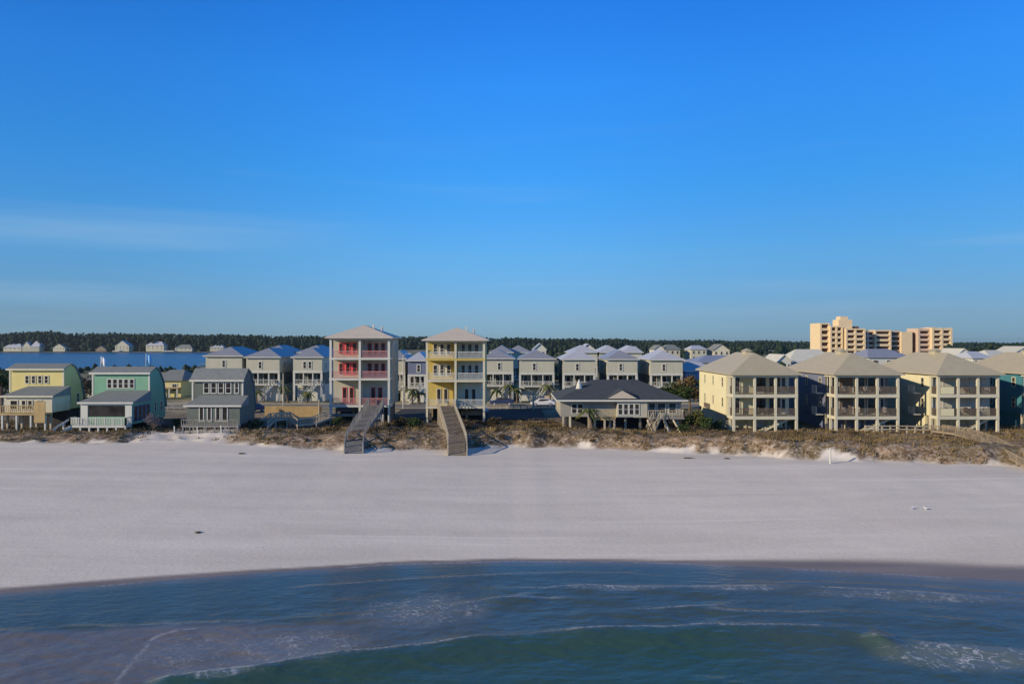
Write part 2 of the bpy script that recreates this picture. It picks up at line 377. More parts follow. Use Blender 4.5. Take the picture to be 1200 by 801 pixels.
def sand_mat():
    t = NT('beach sand and dune cover'); p = t.pos(); a = t.attr('cover'); s = t.t.nodes.new('ShaderNodeSeparateColor'); t.l(a.outputs['Color'], s.inputs[0])
    n1 = t.noise(p, 0.35, 5, 0.6, (0.12, 1.0, 1)); tr = t.ramp(t.noise(p, 1.0, 3, 0.5, (0.025, 0.75, 1)), 0.60, 0.70); n2 = t.noise(p, 2.5, 4, 0.6); n3 = t.noise(p, 9, 3, 0.6, (0.5, 1, 1)); n4 = t.noise(p, 0.07, 3)
    base = t.ramp(t.math('ADD', t.math('MULTIPLY', n1, 0.65), t.math('MULTIPLY', n4, 0.35)), 0.36, 0.64, (0.635, 0.585, 0.52), (0.77, 0.715, 0.645))
    base = t.mix(1, base, t.ramp(n3, 0.30, 0.62, (0.90, 0.89, 0.88), (1.03, 1.03, 1.03)), 'MULTIPLY')
    base = t.mix(t.math('MULTIPLY', tr, 0.45), base, (0.82, 0.78, 0.71)); spk = t.ramp(t.noise(p, 5.0, 2, 0.5, (0.6, 1, 1)), 0.70, 0.76); base = t.mix(t.math('MULTIPLY', spk, 0.4), base, (0.30, 0.27, 0.24))
    wetc = t.ramp(n1, 0.35, 0.65, (0.20, 0.165, 0.14), (0.27, 0.22, 0.19)); base = t.mix(s.outputs[0], base, wetc)
    veg = t.ramp(t.noise(p, 0.6, 6, 0.75, (0.35, 1, 1)), 0.36, 0.60, (0.055, 0.036, 0.024), (0.27, 0.185, 0.115)); veg = t.mix(t.ramp(t.noise(p, 0.12, 3, 0.5), 0.50, 0.66), veg, (0.125, 0.095, 0.045))
    hole = t.ramp(n2, 0.46, 0.70, (1, 1, 1), (0.55, 0.55, 0.55)); base = t.mix(t.math('MULTIPLY', s.outputs[1], hole), base, veg)
    inl = t.ramp(t.noise(p, 0.05, 4, 0.6), 0.40, 0.58, (0.06, 0.075, 0.03), (0.30, 0.27, 0.18)); base = t.mix(s.outputs[2], base, inl)
    t.l(base, t.b.inputs['Base Color'])
    rg = t.math('SUBTRACT', 0.95, t.math('MULTIPLY', s.outputs[0], 0.55)); t.l(rg, t.b.inputs['Roughness'])
    t.b.inputs['Specular IOR Level'].default_value = 0.25
    h = t.math('ADD', t.math('MULTIPLY', n2, 1.0), t.math('MULTIPLY', n3, 0.35)); t.bump(h, 0.35, 0.06); return t.m
xs = axis(-85, 85, 0.5, -6000, 6000); ys_ = axis(43, 112, 0.35, -3000, 9000)
g = grid_object('sand_ground', xs, ys_, ground, sand_mat(), {'cover': cover}); tag(g, kind='structure')

# ------------------------------------------------------------ sea
def wpt(px, py): D = CAMZ*F/(py-400.5); return ((px-600)*D/F, D)
def ppoly(pts): return np.array([wpt(*p) for p in pts])
def pdist(X, Y, P):
    """signed offset in y from a polyline seen as y(x), and inside-range fade"""
    yy = np.interp(X, P[:,0], P[:,1]); fade = smooth((X-P[0,0])/1.5+0.0)*smooth((P[-1,0]-X)/1.5)
    return Y-yy, fade
crests = [  # polyline, height, steep shore side width, seaward width, foam
 (ppoly([(-200,745),(0,740),(180,733),(300,729),(420,722),(560,705),(640,696)]), 0.10, 0.35, 1.6, 0.3),
 (ppoly([(160,802),(300,789),(385,772.5),(470,763),(560,752),(640,746),(760,741),(860,738),(960,739),(1050,745)]), 0.34, 0.55, 1.9, 0.55),
 (ppoly([(560,692),(680,688),(780,689),(900,688),(1000,691),(1100,697),(1210,706),(1300,712)]), 0.13, 0.3, 1.2, 0.6),
 (ppoly([(860,683),(960,683),(1080,688),(1200,697),(1300,703)]), 0.06, 0.25, 0.8, 0.2),
 (ppoly([(660,719),(740,715),(800,713),(860,708)]), 0.10, 0.3, 1.0, 0.6),
 (ppoly([(820,714),(870,717),(960,718),(1060,722),(1200,732)]), 0.10, 0.3, 1.1, 0.4),
 (ppoly([(560,702),(640,701),(700,703),(760,701)]), 0.06, 0.25, 0.8, 0.5),
 (ppoly([(1000,752),(1080,757),(1200,768),(1350,790)]), 0.26, 0.4, 1.6, 0.5),
 (ppoly([(330,690),(420,683),(520,676),(640,672),(760,672)]), 0.05, 0.25, 0.8, 0.25),
]
extra = [(np.array([(-400, y-6), (-150, y-2), (0, y), (150, y-1), (400, y-6)], float), h, 0.7, 2.6, 0.2) for y, h in ((24, .35), (14, .4), (3, .45), (-9, .5), (-22, .5), (-37, .55), (-55, .6))]
def sea_z(X, Y):
    Z = 0.02+0*X; d = ysh(X)-Y
    for P, A, ws, wl, fo in crests+extra:
        s, fd = pdist(X, Y+0.35*(fbm(X*0.5, Y*0.2, 51, 3)-0.5), P)
        Z = Z+A*fd*(0.75+0.5*fbm(X*0.25, Y*0, 52, 2))*np.where(s > 0, np.exp(-(s/ws)**2), np.exp(-(s/wl)**2))
    amp = smooth(d/8)*0.9+0.1
    Z = Z+amp*(0.10*(fbm(X*0.45, Y*0.9, 41, 3)-0.5)+0.045*(fbm(X*1.3, Y*2.4, 42, 3)-0.5))
    Z = Z+0.012*(fbm(X*3.2, Y*5.0, 47, 2)-0.5)
    return Z*smooth(d/1.5+0.15)
def ell(X, Y, px0, px1, py0, py1, slope=0.0):
    """soft patch given by where its corners lie on the water"""
    a = wpt(px0, py1); b = wpt(px1, py0); cx, cy = (a[0]+b[0])/2, (a[1]+b[1])/2; rx, ry = abs(b[0]-a[0])/2, abs(b[1]-a[1])/2+1e-3
    u = (X-cx)/rx; v = (Y-cy-slope*(X-cx))/ry; r = np.sqrt(u*u+v*v); return 1-smooth((r-0.45)/0.75)
def sea_cols(X, Y):
    shal = np.array((0.165, 0.152, 0.145)); blue = np.array((0.060, 0.096, 0.098)); green = np.array((0.036, 0.092, 0.072))
    d = ysh(X)-Y
    P = crests[1][0]; s1, f1 = pdist(X, Y, P)
    top, ft = pdist(X, Y, crests[0][0])
    xl = smooth((2-X)/9)                               # stirred-up sandy water on the left
    inb = smooth((-top+0.6*(fbm(X*0.5, Y*0.5, 66, 3)-0.3))/1.1)*np.where(X > P[0,0], smooth((s1+0.2)/0.8), 1.0)
    sandy = xl*inb*(0.35+0.75*smooth((-X-4)/14))*(0.6+0.7*fbm(X*0.2, Y*0.35, 61, 4))
    sandy = np.clip(sandy+0.75*(1-smooth(d/1.6))+0.28*smooth((X-5)/20)*(1-smooth((d-3)/5)), 0, 0.9)
    gr = smooth((-s1+0.1)/0.7)*smooth((X-P[0,0])/2)*(0.55+0.6*fbm(X*0.12, Y*0.3, 62, 3))
    gr = np.clip(gr*(1-0.7*smooth((X-9)/6)), 0, 1)
    c = blue[None, None]*(1-gr[..., None])+green[None, None]*gr[..., None]
    c = c*(1-sandy[..., None])+shal[None, None]*sandy[..., None]
    return c
def sea_foam(X, Y):
    line = 0*X; patch = 0*X
    for P, A, ws, wl, fo in crests+extra:
        s, fd = pdist(X, Y+0.35*(fbm(X*0.5, Y*0.2, 51, 3)-0.5), P)
        br = smooth((fbm(X*0.22+3*A, Y*0+A*50, 53, 2)-0.30)/0.2)
        line = np.maximum(line, fo*fd*br*np.exp(-((s-0.02)/0.13)**2))
    for a in [(560,200,0,0,0)]: pass
    patch = np.maximum(patch, 0.62*ell(X, Y, 250, 440, 738, 785, 0.05))
    patch = np.maximum(patch, 0.70*ell(X, Y, 400, 580, 697, 735, 0.12))
    patch = np.maximum(patch, 0.30*ell(X, Y, 80, 420, 735, 800, 0.0))
    patch = np.maximum(patch, 0.85*ell(X, Y, 665, 785, 685, 694)); patch = np.maximum(patch, 0.75*ell(X, Y, 805, 925, 685, 694))
    patch = np.maximum(patch, 1.0*ell(X, Y, 1050, 1230, 756, 790, -0.05))
    patch = np.maximum(patch, 0.9*ell(X, Y, 215, 305, 787, 803, 0.2))
    patch = np.maximum(patch, 0.55*ell(X, Y, 950, 1210, 694, 706, -0.1))
    d = ysh(X)-Y
    edge = 0.55*np.exp(-((d-0.10)/0.13)**2)*smooth((fbm(X*0.3, X*0, 57, 3)-0.4)/0.2)
    sw = ppoly([(134,806),(140,795),(152,780),(160,770),(170,759),(177,750),(188,745),(205,741),(228,738)])   # swash lines curling on the left
    e2 = 0*X
    for k in range(len(sw)-1):
        ax, ay = sw[k]; bx, by = sw[k+1]; tt = np.clip(((X-ax)*(bx-ax)+(Y-ay)*(by-ay))/((bx-ax)**2+(by-ay)**2), 0, 1)
        e2 = np.maximum(e2, 0.62*(0.35+0.9*fbm(X*1.5, Y*1.5, 71, 3))*np.exp(-(((X-ax-tt*(bx-ax))**2+(Y-ay-tt*(by-ay))**2)/0.10**2)))
    return np.stack([np.maximum(np.maximum(line, edge), e2), patch, 0*X], -1)
def water_mat():
    t = NT('sea water'); p = t.pos(); a = t.attr('tint'); f = t.attr('foam'); s = t.t.nodes.new('ShaderNodeSeparateColor'); t.l(f.outputs['Color'], s.inputs[0])
    v = t.t.nodes.new('ShaderNodeTexVoronoi'); v.feature = 'DISTANCE_TO_EDGE'; v.inputs['Scale'].default_value = 2.3
    mp = t.t.nodes.new('ShaderNodeMapping'); mp.inputs['Scale'].default_value = (0.75, 1.0, 1)
    nz = t.t.nodes.new('ShaderNodeTexNoise'); nz.inputs['Scale'].default_value = 1.3; nz.inputs['Detail'].default_value = 4; t.l(p, nz.inputs['Vector'])
    va = t.t.nodes.new('ShaderNodeVectorMath'); va.operation = 'MULTIPLY_ADD'; t.l(nz.outputs['Color'], va.inputs[0]); va.inputs[1].default_value = (1.5, 1.5, 0); t.l(p, va.inputs[2])
    t.l(va.outputs[0], mp.inputs[0]); t.l(mp.outputs[0], v.inputs['Vector'])
    lace = t.math('SUBTRACT', 1, t.ramp(v.outputs['Distance'], 0.0, 0.13))
    brk = t.noise(p, 3.5, 4, 0.65); big = t.noise(p, 0.8, 3, 0.6)
    pf = t.math('MULTIPLY', t.math('MULTIPLY', s.outputs[1], lace), t.ramp(t.math('ADD', t.math('MULTIPLY', brk, 0.5), t.math('MULTIPLY', big, 0.5)), 0.47, 0.60))
    thick = t.math('MULTIPLY', t.ramp(t.math('ADD', s.outputs[1], t.math('MULTIPLY', brk, 0.9)), 1.22, 1.45), 0.7)
    lf = t.math('MULTIPLY', s.outputs[0], t.ramp(brk, 0.36, 0.58))
    milk = t.math('MULTIPLY', s.outputs[1], 0.16)
    foam = t.math('MINIMUM', t.math('ADD', t.math('MAXIMUM', t.math('MAXIMUM', pf, thick), lf), milk), 0.8)
    col = t.mix(foam, a.outputs['Color'], (0.52, 0.55, 0.62)); t.l(col, t.b.inputs['Base Color'])
    t.l(t.math('ADD', 0.10, t.math('MULTIPLY', foam, 0.8)), t.b.inputs['Roughness']); t.b.inputs['IOR'].default_value = 1.33; t.b.inputs['Specular IOR Level'].default_value = 0.36
    h = t.math('ADD', t.math('ADD', t.noise(p, 1.6, 4, 0.6, (0.6, 1.3, 1)), t.math('MULTIPLY', t.noise(p, 6, 3, 0.6, (0.7, 1.2, 1)), 0.35)), t.math('MULTIPLY', foam, 0.4))
    t.bump(h, 0.38, 0.10); return t.m
xs = axis(-42, 42, 0.12, -6000, 6000, 1.3); ys_ = axis(29, 54, 0.08, -3000, 58, 1.25)
sea = grid_object('sea', xs, ys_, sea_z, water_mat(), {'tint': sea_cols, 'foam': sea_foam}); tag(sea, kind='structure')

def lagoon_mat():
    t = NT('lagoon water'); p = t.pos()
    t.l(t.ramp(t.noise(p, 0.02, 3, 0.5, (0.3, 1, 1)), 0.35, 0.65, (0.006, 0.05, 0.14), (0.010, 0.07, 0.18)), t.b.inputs['Base Color'])
    t.b.inputs['Roughness'].default_value = 0.25; t.b.inputs['IOR'].default_value = 1.33
    t.b.inputs['Specular IOR Level'].default_value = 0.35
    t.bump(t.noise(p, 0.8, 3, 0.6), 1.0, 0.4); return t.m
MB().add([(-6000,300,0),(200,300,0),(200,1100,0),(-6000,1100,0)], [(0,1,2,3)]).build('lagoon', lagoon_mat())['kind'] = 'structure'

# road behind the front row
def strip(name, y0, y1, x0, x1, dz, mat, seg=60):
    xs_ = np.linspace(x0, x1, seg); yy = np.linspace(y0, y1, 5)
    return grid_object(name, xs_, yy, lambda X, Y: ground(X, Y)*0+ZL+0.10+dz, mat, smooth_=False)
road_m = M('pale asphalt', (0.20, 0.19, 0.175), 0.9, 0.12)
verge_m = M('sandy verge', (0.42, 0.37, 0.26), 0.95, 0.15)
tag(strip('road_verge', 129.5, 143.5, -260, 260, 0, verge_m), kind='structure')
tag(strip('road', 131.5, 138.5, -260, 260, 0.02, road_m), kind='structure')

tag(strip('shade_ground', 112, 129.4, WX(452,112), WX(640,112), 0.01, M('shade dark ground', (0.045, 0.045, 0.047), 0.9, 0.2)), kind='structure')  # near-black sheet painting in the tall houses' shade on the ground
# ------------------------------------------------------------ building parts
wcache = {}
def window(root, x, y, z, wd, ht, face='S', frame='white', pane='glass', cross=True, fw=0.09, fm=None, name='window'):
    """framed window centred at x,y,z on a wall; its pane is a child"""
    key = (wd, ht, frame, pane, cross, fw, name)
    if key not in wcache:
        m = MB(); a, b = wd/2, ht/2
        m.box(-a-fw, a+fw, -0.07, 0.0, b, b+fw).box(-a-fw, a+fw, -0.09, 0.0, -b-fw, -b)
        m.box(-a-fw, -a, -0.07, 0.0, -b, b).box(a, a+fw, -0.07, 0.0, -b, b)
        if cross: m.box(-a, a, -0.055, -0.025, -0.025, 0.025)
        fm_ = m.mesh('window'); fm_.materials.append(mt[frame])
        pm = MB().box(-a, a, -0.022, -0.004, -b, b).mesh('pane'); pm.materials.append(mt[pane]); wcache[key] = (fm_, pm)
    fm_, pm = wcache[key]
    o = bpy.data.objects.new(name, fm_); C.objects.link(o); o.parent = root; o.location = (x, y, z)
    o.rotation_euler.z = {'S': 0, 'E': math.pi/2, 'W': -math.pi/2, 'N': math.pi}[face]
    q = bpy.data.objects.new('pane', pm); C.objects.link(q); q.parent = o
    return o

def railing(root, pts, h=1.0, mat='white', step=0.45, bw=0.05, post=0.1, name='railing', close=False):
    m = MB()
    for a, b in zip(pts[:-1], pts[1:]):
        a = Vector(a); b = Vector(b); L = (b-a).length; n = max(1, int(L/step))
        m.bar(a+Vector((0,0,h)), b+Vector((0,0,h)), 0.10, 0.08); m.bar(a+Vector((0,0,0.12)), b+Vector((0,0,0.12)), 0.05, 0.06)
        for k in range(n+1):
            p = a.lerp(b, k/n); big = (k == 0 or k == n or k % 5 == 0)
            m.bar(p+Vector((0,0,-0.02)), p+Vector((0,0,h+(0.03 if big else -0.04))), post if big else bw)
    return m.build(name, mt[mat], root)

def stairs(root, a, b, width, n, mat, name='stairs', rail=None):
    """flight from a (top) to b (bottom), any direction in plan"""
    a = Vector(a); b = Vector(b); d = b-a; h = Vector((d.x, d.y, 0)).normalized(); s = Vector((-h.y, h.x, 0))*width/2
    m = MB()
    for k in range(n):
        p = a+d*((k+0.5)/n); u = h*(Vector((d.x, d.y, 0)).length/n*0.55)
        m.slab([p-s-u, p+s-u, p+s+u, p-s+u], 0.06)
    for sg in (-1, 1): m.bar(a+s*sg-Vector((0,0,0.12)), b+s*sg-Vector((0,0,0.12)), 0.06, 0.24)
    o = m.build(name, mt[mat], root)
    if rail:
        r = MB()
        for sg in (-1, 1):
            r.bar(a+s*sg+Vector((0,0,0.95)), b+s*sg+Vector((0,0,0.95)), 0.07, 0.09)
            for k in range(0, n+1, 3):
                p = a+d*(k/n)+s*sg; r.bar(p-Vector((0,0,0.15)), p+Vector((0,0,0.95)), 0.08)
        r.build('handrail', mt[rail], o)
    return o

# ------------------------------------------------------------ front-row condos on the right
def condo(label, x0, x1, wall, side, trim, pane, roof, front_door_light=False, y0=97.0, depth=17.5, facade='yellowstone', railm='screen', sidewin=True, pd=3.2):
    cx = (x0+x1)/2; W = (x1-x0); h = W/2
    root = thing('condo_house', label, 'house', (cx, y0, ZL), 'three storey beach houses on stilts')
    z1, z2, ze = 2.05, 4.95, 7.65          # deck levels above ground, eave, porch depth
    b = MB(); b.box(-h+0.02, h-0.02, pd, depth, z1-0.1, ze); b.box(-h+0.3, h-0.3, pd+1.5, depth-0.3, -0.2, z1-0.12); b.build('wall', mt[side], root)
    MB().box(-h+0.03, h-0.03, pd-0.10, pd-0.004, z1+0.001, ze-0.15).build('facade', mt[facade], root)
    # ceiling lining keeps the porch closed above
    for z in (z1, z2):
        MB().box(-h-0.02, h+0.02, -0.02, pd-0.01, z-0.42, z).build('balcony_deck', mt[trim], root)
    MB().box(-h-0.1, h+0.1, -0.1, pd-0.01, ze-0.45, ze-0.14).build('eave_beam', mt[trim], root)
    for k in range(4):
        x = -h+0.14+k*(W-0.28)/3
        m = MB(); m.box(x-0.15, x+0.15, 0.0, 0.30, -0.3, z1-0.421); m.box(x-0.15, x+0.15, 0.0, 0.30, z1+0.001, z2-0.421); m.box(x-0.15, x+0.15, 0.0, 0.30, z2+0.001, ze-0.451)
        m.build('column', mt[trim], root)
    m = MB(); 
    for za, zb in ((-0.3, z1-0.421), (z1+0.001, z2-0.421), (z2+0.001, ze-0.451)): m.box(-h-0.01, -h+0.27, 1.6, 1.88, za, zb)
    m.build('column', mt[trim], root)
    for z in (z1, z2):
        for k in range(3):
            xa = -h+0.29+k*(W-0.28)/3; xb = xa+(W-0.28)/3-0.30; r = MB()
            r.box(xa, xb, 0.10, 0.16, z+0.98, z+1.05).box(xa, xb, 0.10, 0.16, z+0.08, z+0.13)
            n = 15
            for q in range(n): xx = xa+(xb-xa)*(q+0.5)/n; r.box(xx-0.035, xx+0.035, 0.115, 0.145, z+0.13, z+0.98)
            r.build('railing', mt[railm], root)
        r = MB(); r.box(-h+0.06, -h+0.12, 0.31, 1.59, z+0.98, z+1.05)
        for q in range(9): yy = 0.36+q*0.14; r.box(-h+0.07, -h+0.11, yy, yy+0.05, z+0.02, z+0.98)
        r.build('railing', mt[railm], root)
        for k in range(3):
            xm = -h+0.14+(k+0.5)*(W-0.28)/3
            window(root, xm-0.45 if k != 1 else xm+0.35, pd-0.10, z+1.12, 1.5, 2.05, 'S', 'white', pane, False, name='sliding_door')
            if k == 2: window(root, xm+0.75, pd-0.10, z+1.3, 0.45, 1.5, 'S', 'white', pane, False)
    # ground level: posts, lattice and doors
    for k in range(4):
        x = -h+0.3+k*(W-0.6)/3
        MB().box(x-0.13, x+0.13, pd+0.2, pd+0.46, -0.2, z1-0.12).build('piling', mt['paletimber'], root)
    MB().box(0.4, 1.3, pd+1.44, pd+1.495, 0, 1.8).build('door', mt['white'], root)
    # roof
    rf = MB().hip(-h-0.5, h+0.5, -0.6, depth+0.5, ze+0.0, 2.75, 0.13, hf=5.2, hb=5.2).build('roof', mt[roof], root)
    MB().box(-h-0.46, h+0.46, -0.56, depth+0.46, ze-0.139, ze-0.131).build('soffit', mt[trim], rf)
    cp = MB().box(-0.4, 0.4, 7.0, 8.6, ze+2.4, ze+2.95); cp.hip(-0.55, 0.55, 6.85, 8.75, ze+3.0, 0.3, 0.05)
    cp.build('cupola', mt[roof], rf)
    if sidewin:
        for yy, zz in ((pd+1.6, z1+1.5), (pd+1.6, z2+1.4), (9.5, z1+1.5), (9.5, z2+1.4), (14, z1+1.5), (14, z2+1.4)):
            window(root, -h+0.02, yy, zz, 0.45 if yy > 9 else 0.6, 1.2, 'W', trim, 'glass', True)
    for sx in (1,):
        for yy in (6, 10, 14):
            for zz in (z1+1.5, z2+1.4): window(root, h-0.02, yy, zz, 0.6, 1.2, 'E', trim, 'glass', True)
    stairs(root, (h-0.9, 1.2, z1-0.35), (-h+4.0, 1.2, 0.0), 0.9, 9, trim)
    return root, (z1, z2)
c1, _ = condo('pale yellow three storey condo nearest the dark roofed bungalow, its sunlit side wall facing left', WX(859,97), WX(935,97), 'yellowstone', 'yellowstone', 'cream', 'glass', 'tanroof')
MB().box(-4.34, -4.29, 11.3, 14.6, 2.05, 2.75).build('garage_vent', mt['screen'], c1)
c2, _ = condo('condo with shadow-blue painted side and cream balconies, second of the stilt condos from the left', WX(979,97), WX(1054,97), 'slate_shade', 'slate_shade', 'cream', 'glass', 'tanroof', facade='brownwall')  # side wall colour holds the shade cast by the first condo
c3, _ = condo('condo with yellow corner bays and pale curtains behind its balconies, third from the left', WX(1099,97), WX(1171,97), 'yellowstone', 'yellowstone', 'cream', 'curtain', 'tanroof', facade='stone', pd=2.0)
c4, _ = condo('teal sided condo cut off by the right edge of the photo', WX(1217,97), WX(1292,97), 'teal', 'teal', 'cream', 'glass', 'tanroof', facade='teal')
# infill panels on the yellow corner bays of the third condo
for z in (2.05, 4.95):
    MB().box(-4.0+0.3, -1.9, 0.02, 0.09, z+0.05, z+1.0).build('balcony_panel', mt['yellowstone'], c3)
# side landings with stairs between the condos
for cc, xx in ((c2, -1), (c3, -1)):
    for z in (2.05, 4.95):
        o = MB().box(-5.4, -4.4, 3.4, 4.9, z-0.15, z).build('side_landing', mt['white'], cc)
        railing(o, [(-5.35, 3.45, z), (-5.35, 4.85, z)], 0.95, 'white', 0.3)

# ------------------------------------------------------------ tall duplexes in the middle
def tall_house(label, x0, x1, y0, facade, trim, accent, railm, roof, levels, patio=None, panels=()):
    cx = (x0+x1)/2; W = x1-x0; h = W/2
    root = thing('tall_house', label, 'house', (cx, y0, ZL), 'tall three storey houses with stacked porches')
    z1, z2, z3, ze = levels; pd = 2.3; dp = 8.0
    MB().box(-h+0.02, h-0.02, pd, dp, z1-0.1, ze).build('wall', mt[facade], root)
    MB().box(-0.14, 0.14, 0.32, pd-0.01, z1+0.001, ze-0.40).build('divider_wall', mt[accent], root)
    MB().box(-h+0.5, h-0.5, 5.0, dp-0.3, -0.2, z1-0.12).build('undercroft_shade', mt['darkvoid'], root)
    for i, z in enumerate((z1, z2, z3)):
        MB().box(-h-0.03, h+0.03, -0.03, pd-0.01, z-0.30, z).build('balcony_deck', mt[accent] if i == 2 and accent == 'tallyellow' else mt[trim], root)
    MB().box(-h-0.05, h+0.05, -0.05, pd-0.01, ze-0.38, ze-0.15).build('eave_beam', mt[trim], root)
    tops = [(z1, z2), (z2, z3), (z3, ze-0.08)]
    for k, x in enumerate((-h+0.17, 0, h-0.17)):
        m = MB(); m.box(x-0.15, x+0.15, 0, 0.3, -0.3, z1-0.301)
        for a, b in tops: m.box(x-0.16, x+0.16, 0, 0.3, a+0.001, b-0.301)
        m.build('column', mt[trim], root)
    for a, z in enumerate((z1, z2, z3)):
        for s in (-1, 1):
            xa, xb = (-h+0.35, -0.18) if s < 0 else (0.18, h-0.35); r = MB()
            r.box(xa, xb, 0.08, 0.16, z+0.95, z+1.03).box(xa, xb, 0.09, 0.15, z+0.08, z+0.14)
            n = 22
            for q in range(n): xx = xa+(xb-xa)*(q+0.5)/n; r.box(xx-0.03, xx+0.03, 0.10, 0.14, z+0.14, z+0.95)
            r.build('railing', mt[railm], root)
            xm = (xa+xb)/2
            if a == 0:
                if 'low' in panels: MB().box(xm-1.35+s*0.1, xm+1.05+s*0.1, pd-0.06, pd-0.003, z+0.1, z+2.7).build('door_surround', mt[panels['low']], root)
                for q, xx in enumerate((-0.55, 0.55)): window(root, xm+xx*0.95-0.05, pd-0.06 if 'low' in panels or (s > 0 and 'right' in panels) else pd, z+1.35, 0.5, 2.1, 'S', panels.get('frame', 'white'), 'glass', False, name='door')
            else:
                if 'up' in panels and s < 0: MB().box(xm-(0.75 if panels['up'] == 'red' else 1.35), xm+1.05, pd-0.06, pd-0.003, z+0.35, z+2.25).build('window_surround', mt[panels['up']], root)
                for q, xx in enumerate((-1.15, -0.1, 0.95)): window(root, xm+xx*0.95, pd-0.06 if 'up' in panels and (s < 0 or 'right' in panels) else pd, z+1.35, 0.48, 1.45, 'S', panels.get('frame', 'white'), 'glass', True)
    if 'right' in panels: MB().box(0.15, h-0.03, pd-0.06, pd-0.003, z1+0.001, ze-0.385).build('facade', mt[panels['right']], root)
    for sx, yy in ((1, 5.4), (-1, 5.4)):
        for z in (z1, z2, z3): window(root, sx*(h-0.02), yy, z+1.5, 0.6, 1.2, 'E' if sx > 0 else 'W', 'white', 'glass')
    for x in (-h+0.4, -h/3, h/3, h-0.4):
        for y in (2.6, 4.6):
            MB().box(x-0.14, x+0.14, y, y+0.28, -0.3, z1-0.12).build('piling', mt['timber'], root)
    rf = MB().hip(-h-0.55, h+0.55, -0.65, dp+0.5, ze+0.0, 1.9, 0.14, hf=4.2, hb=4.2).build('roof', mt[roof], root)
    MB().box(-h-0.5, h+0.5, -0.6, dp+0.45, ze-0.149, ze-0.141).build('soffit', mt[trim], rf)
    for k in range(2): MB().box(1.2+k*1.1, 1.5+k*1.1, 3.4+k, 3.7+k, ze+0.3, ze+2.0-0.3*k).build('vent_pipe', mt['white'], rf)
    return root
tallD = 107.0
lv = [WZ(474.5,tallD)-ZL, WZ(443,tallD)-ZL, WZ(419,tallD)-ZL, WZ(395,tallD)-ZL]
t1 = tall_house('tall buff house with coral red door surrounds and pink railings above a dark undercroft', WX(386,tallD), WX(457,tallD), tallD, 'stone', 'white', 'stone', 'pink', 'beigeroof', lv, panels={'low': 'stone', 'up': 'red', 'frame': 'red'})
lv = [WZ(476,tallD)-ZL, WZ(445,tallD)-ZL, WZ(420,tallD)-ZL, WZ(398,tallD)-ZL]
t2 = tall_house('tall mustard and cream house with stacked porches, right of the red trimmed one', WX(499,tallD), WX(568.5,tallD), tallD, 'tallyellow', 'cream', 'tallyellow', 'white', 'beigeroof', lv, panels={'up': 'cream', 'frame': 'white', 'right': 'palewall2'})
# shaded store room and bench under the first one
MB().box(-4.3, -0.4, 1.2, 1.35, 0.9, 1.3).build('cross_beam', mt['greytimber'], t1)
MB().box(-4.2, -0.5, 3.2, 4.5, 1.4, 2.6).build('store_room', mt['slate_shade'], t1)
MB().box(0.6, 3.9, 3.0, 4.5, 0.9, 1.6).build('store_room', mt['timber'], t2)

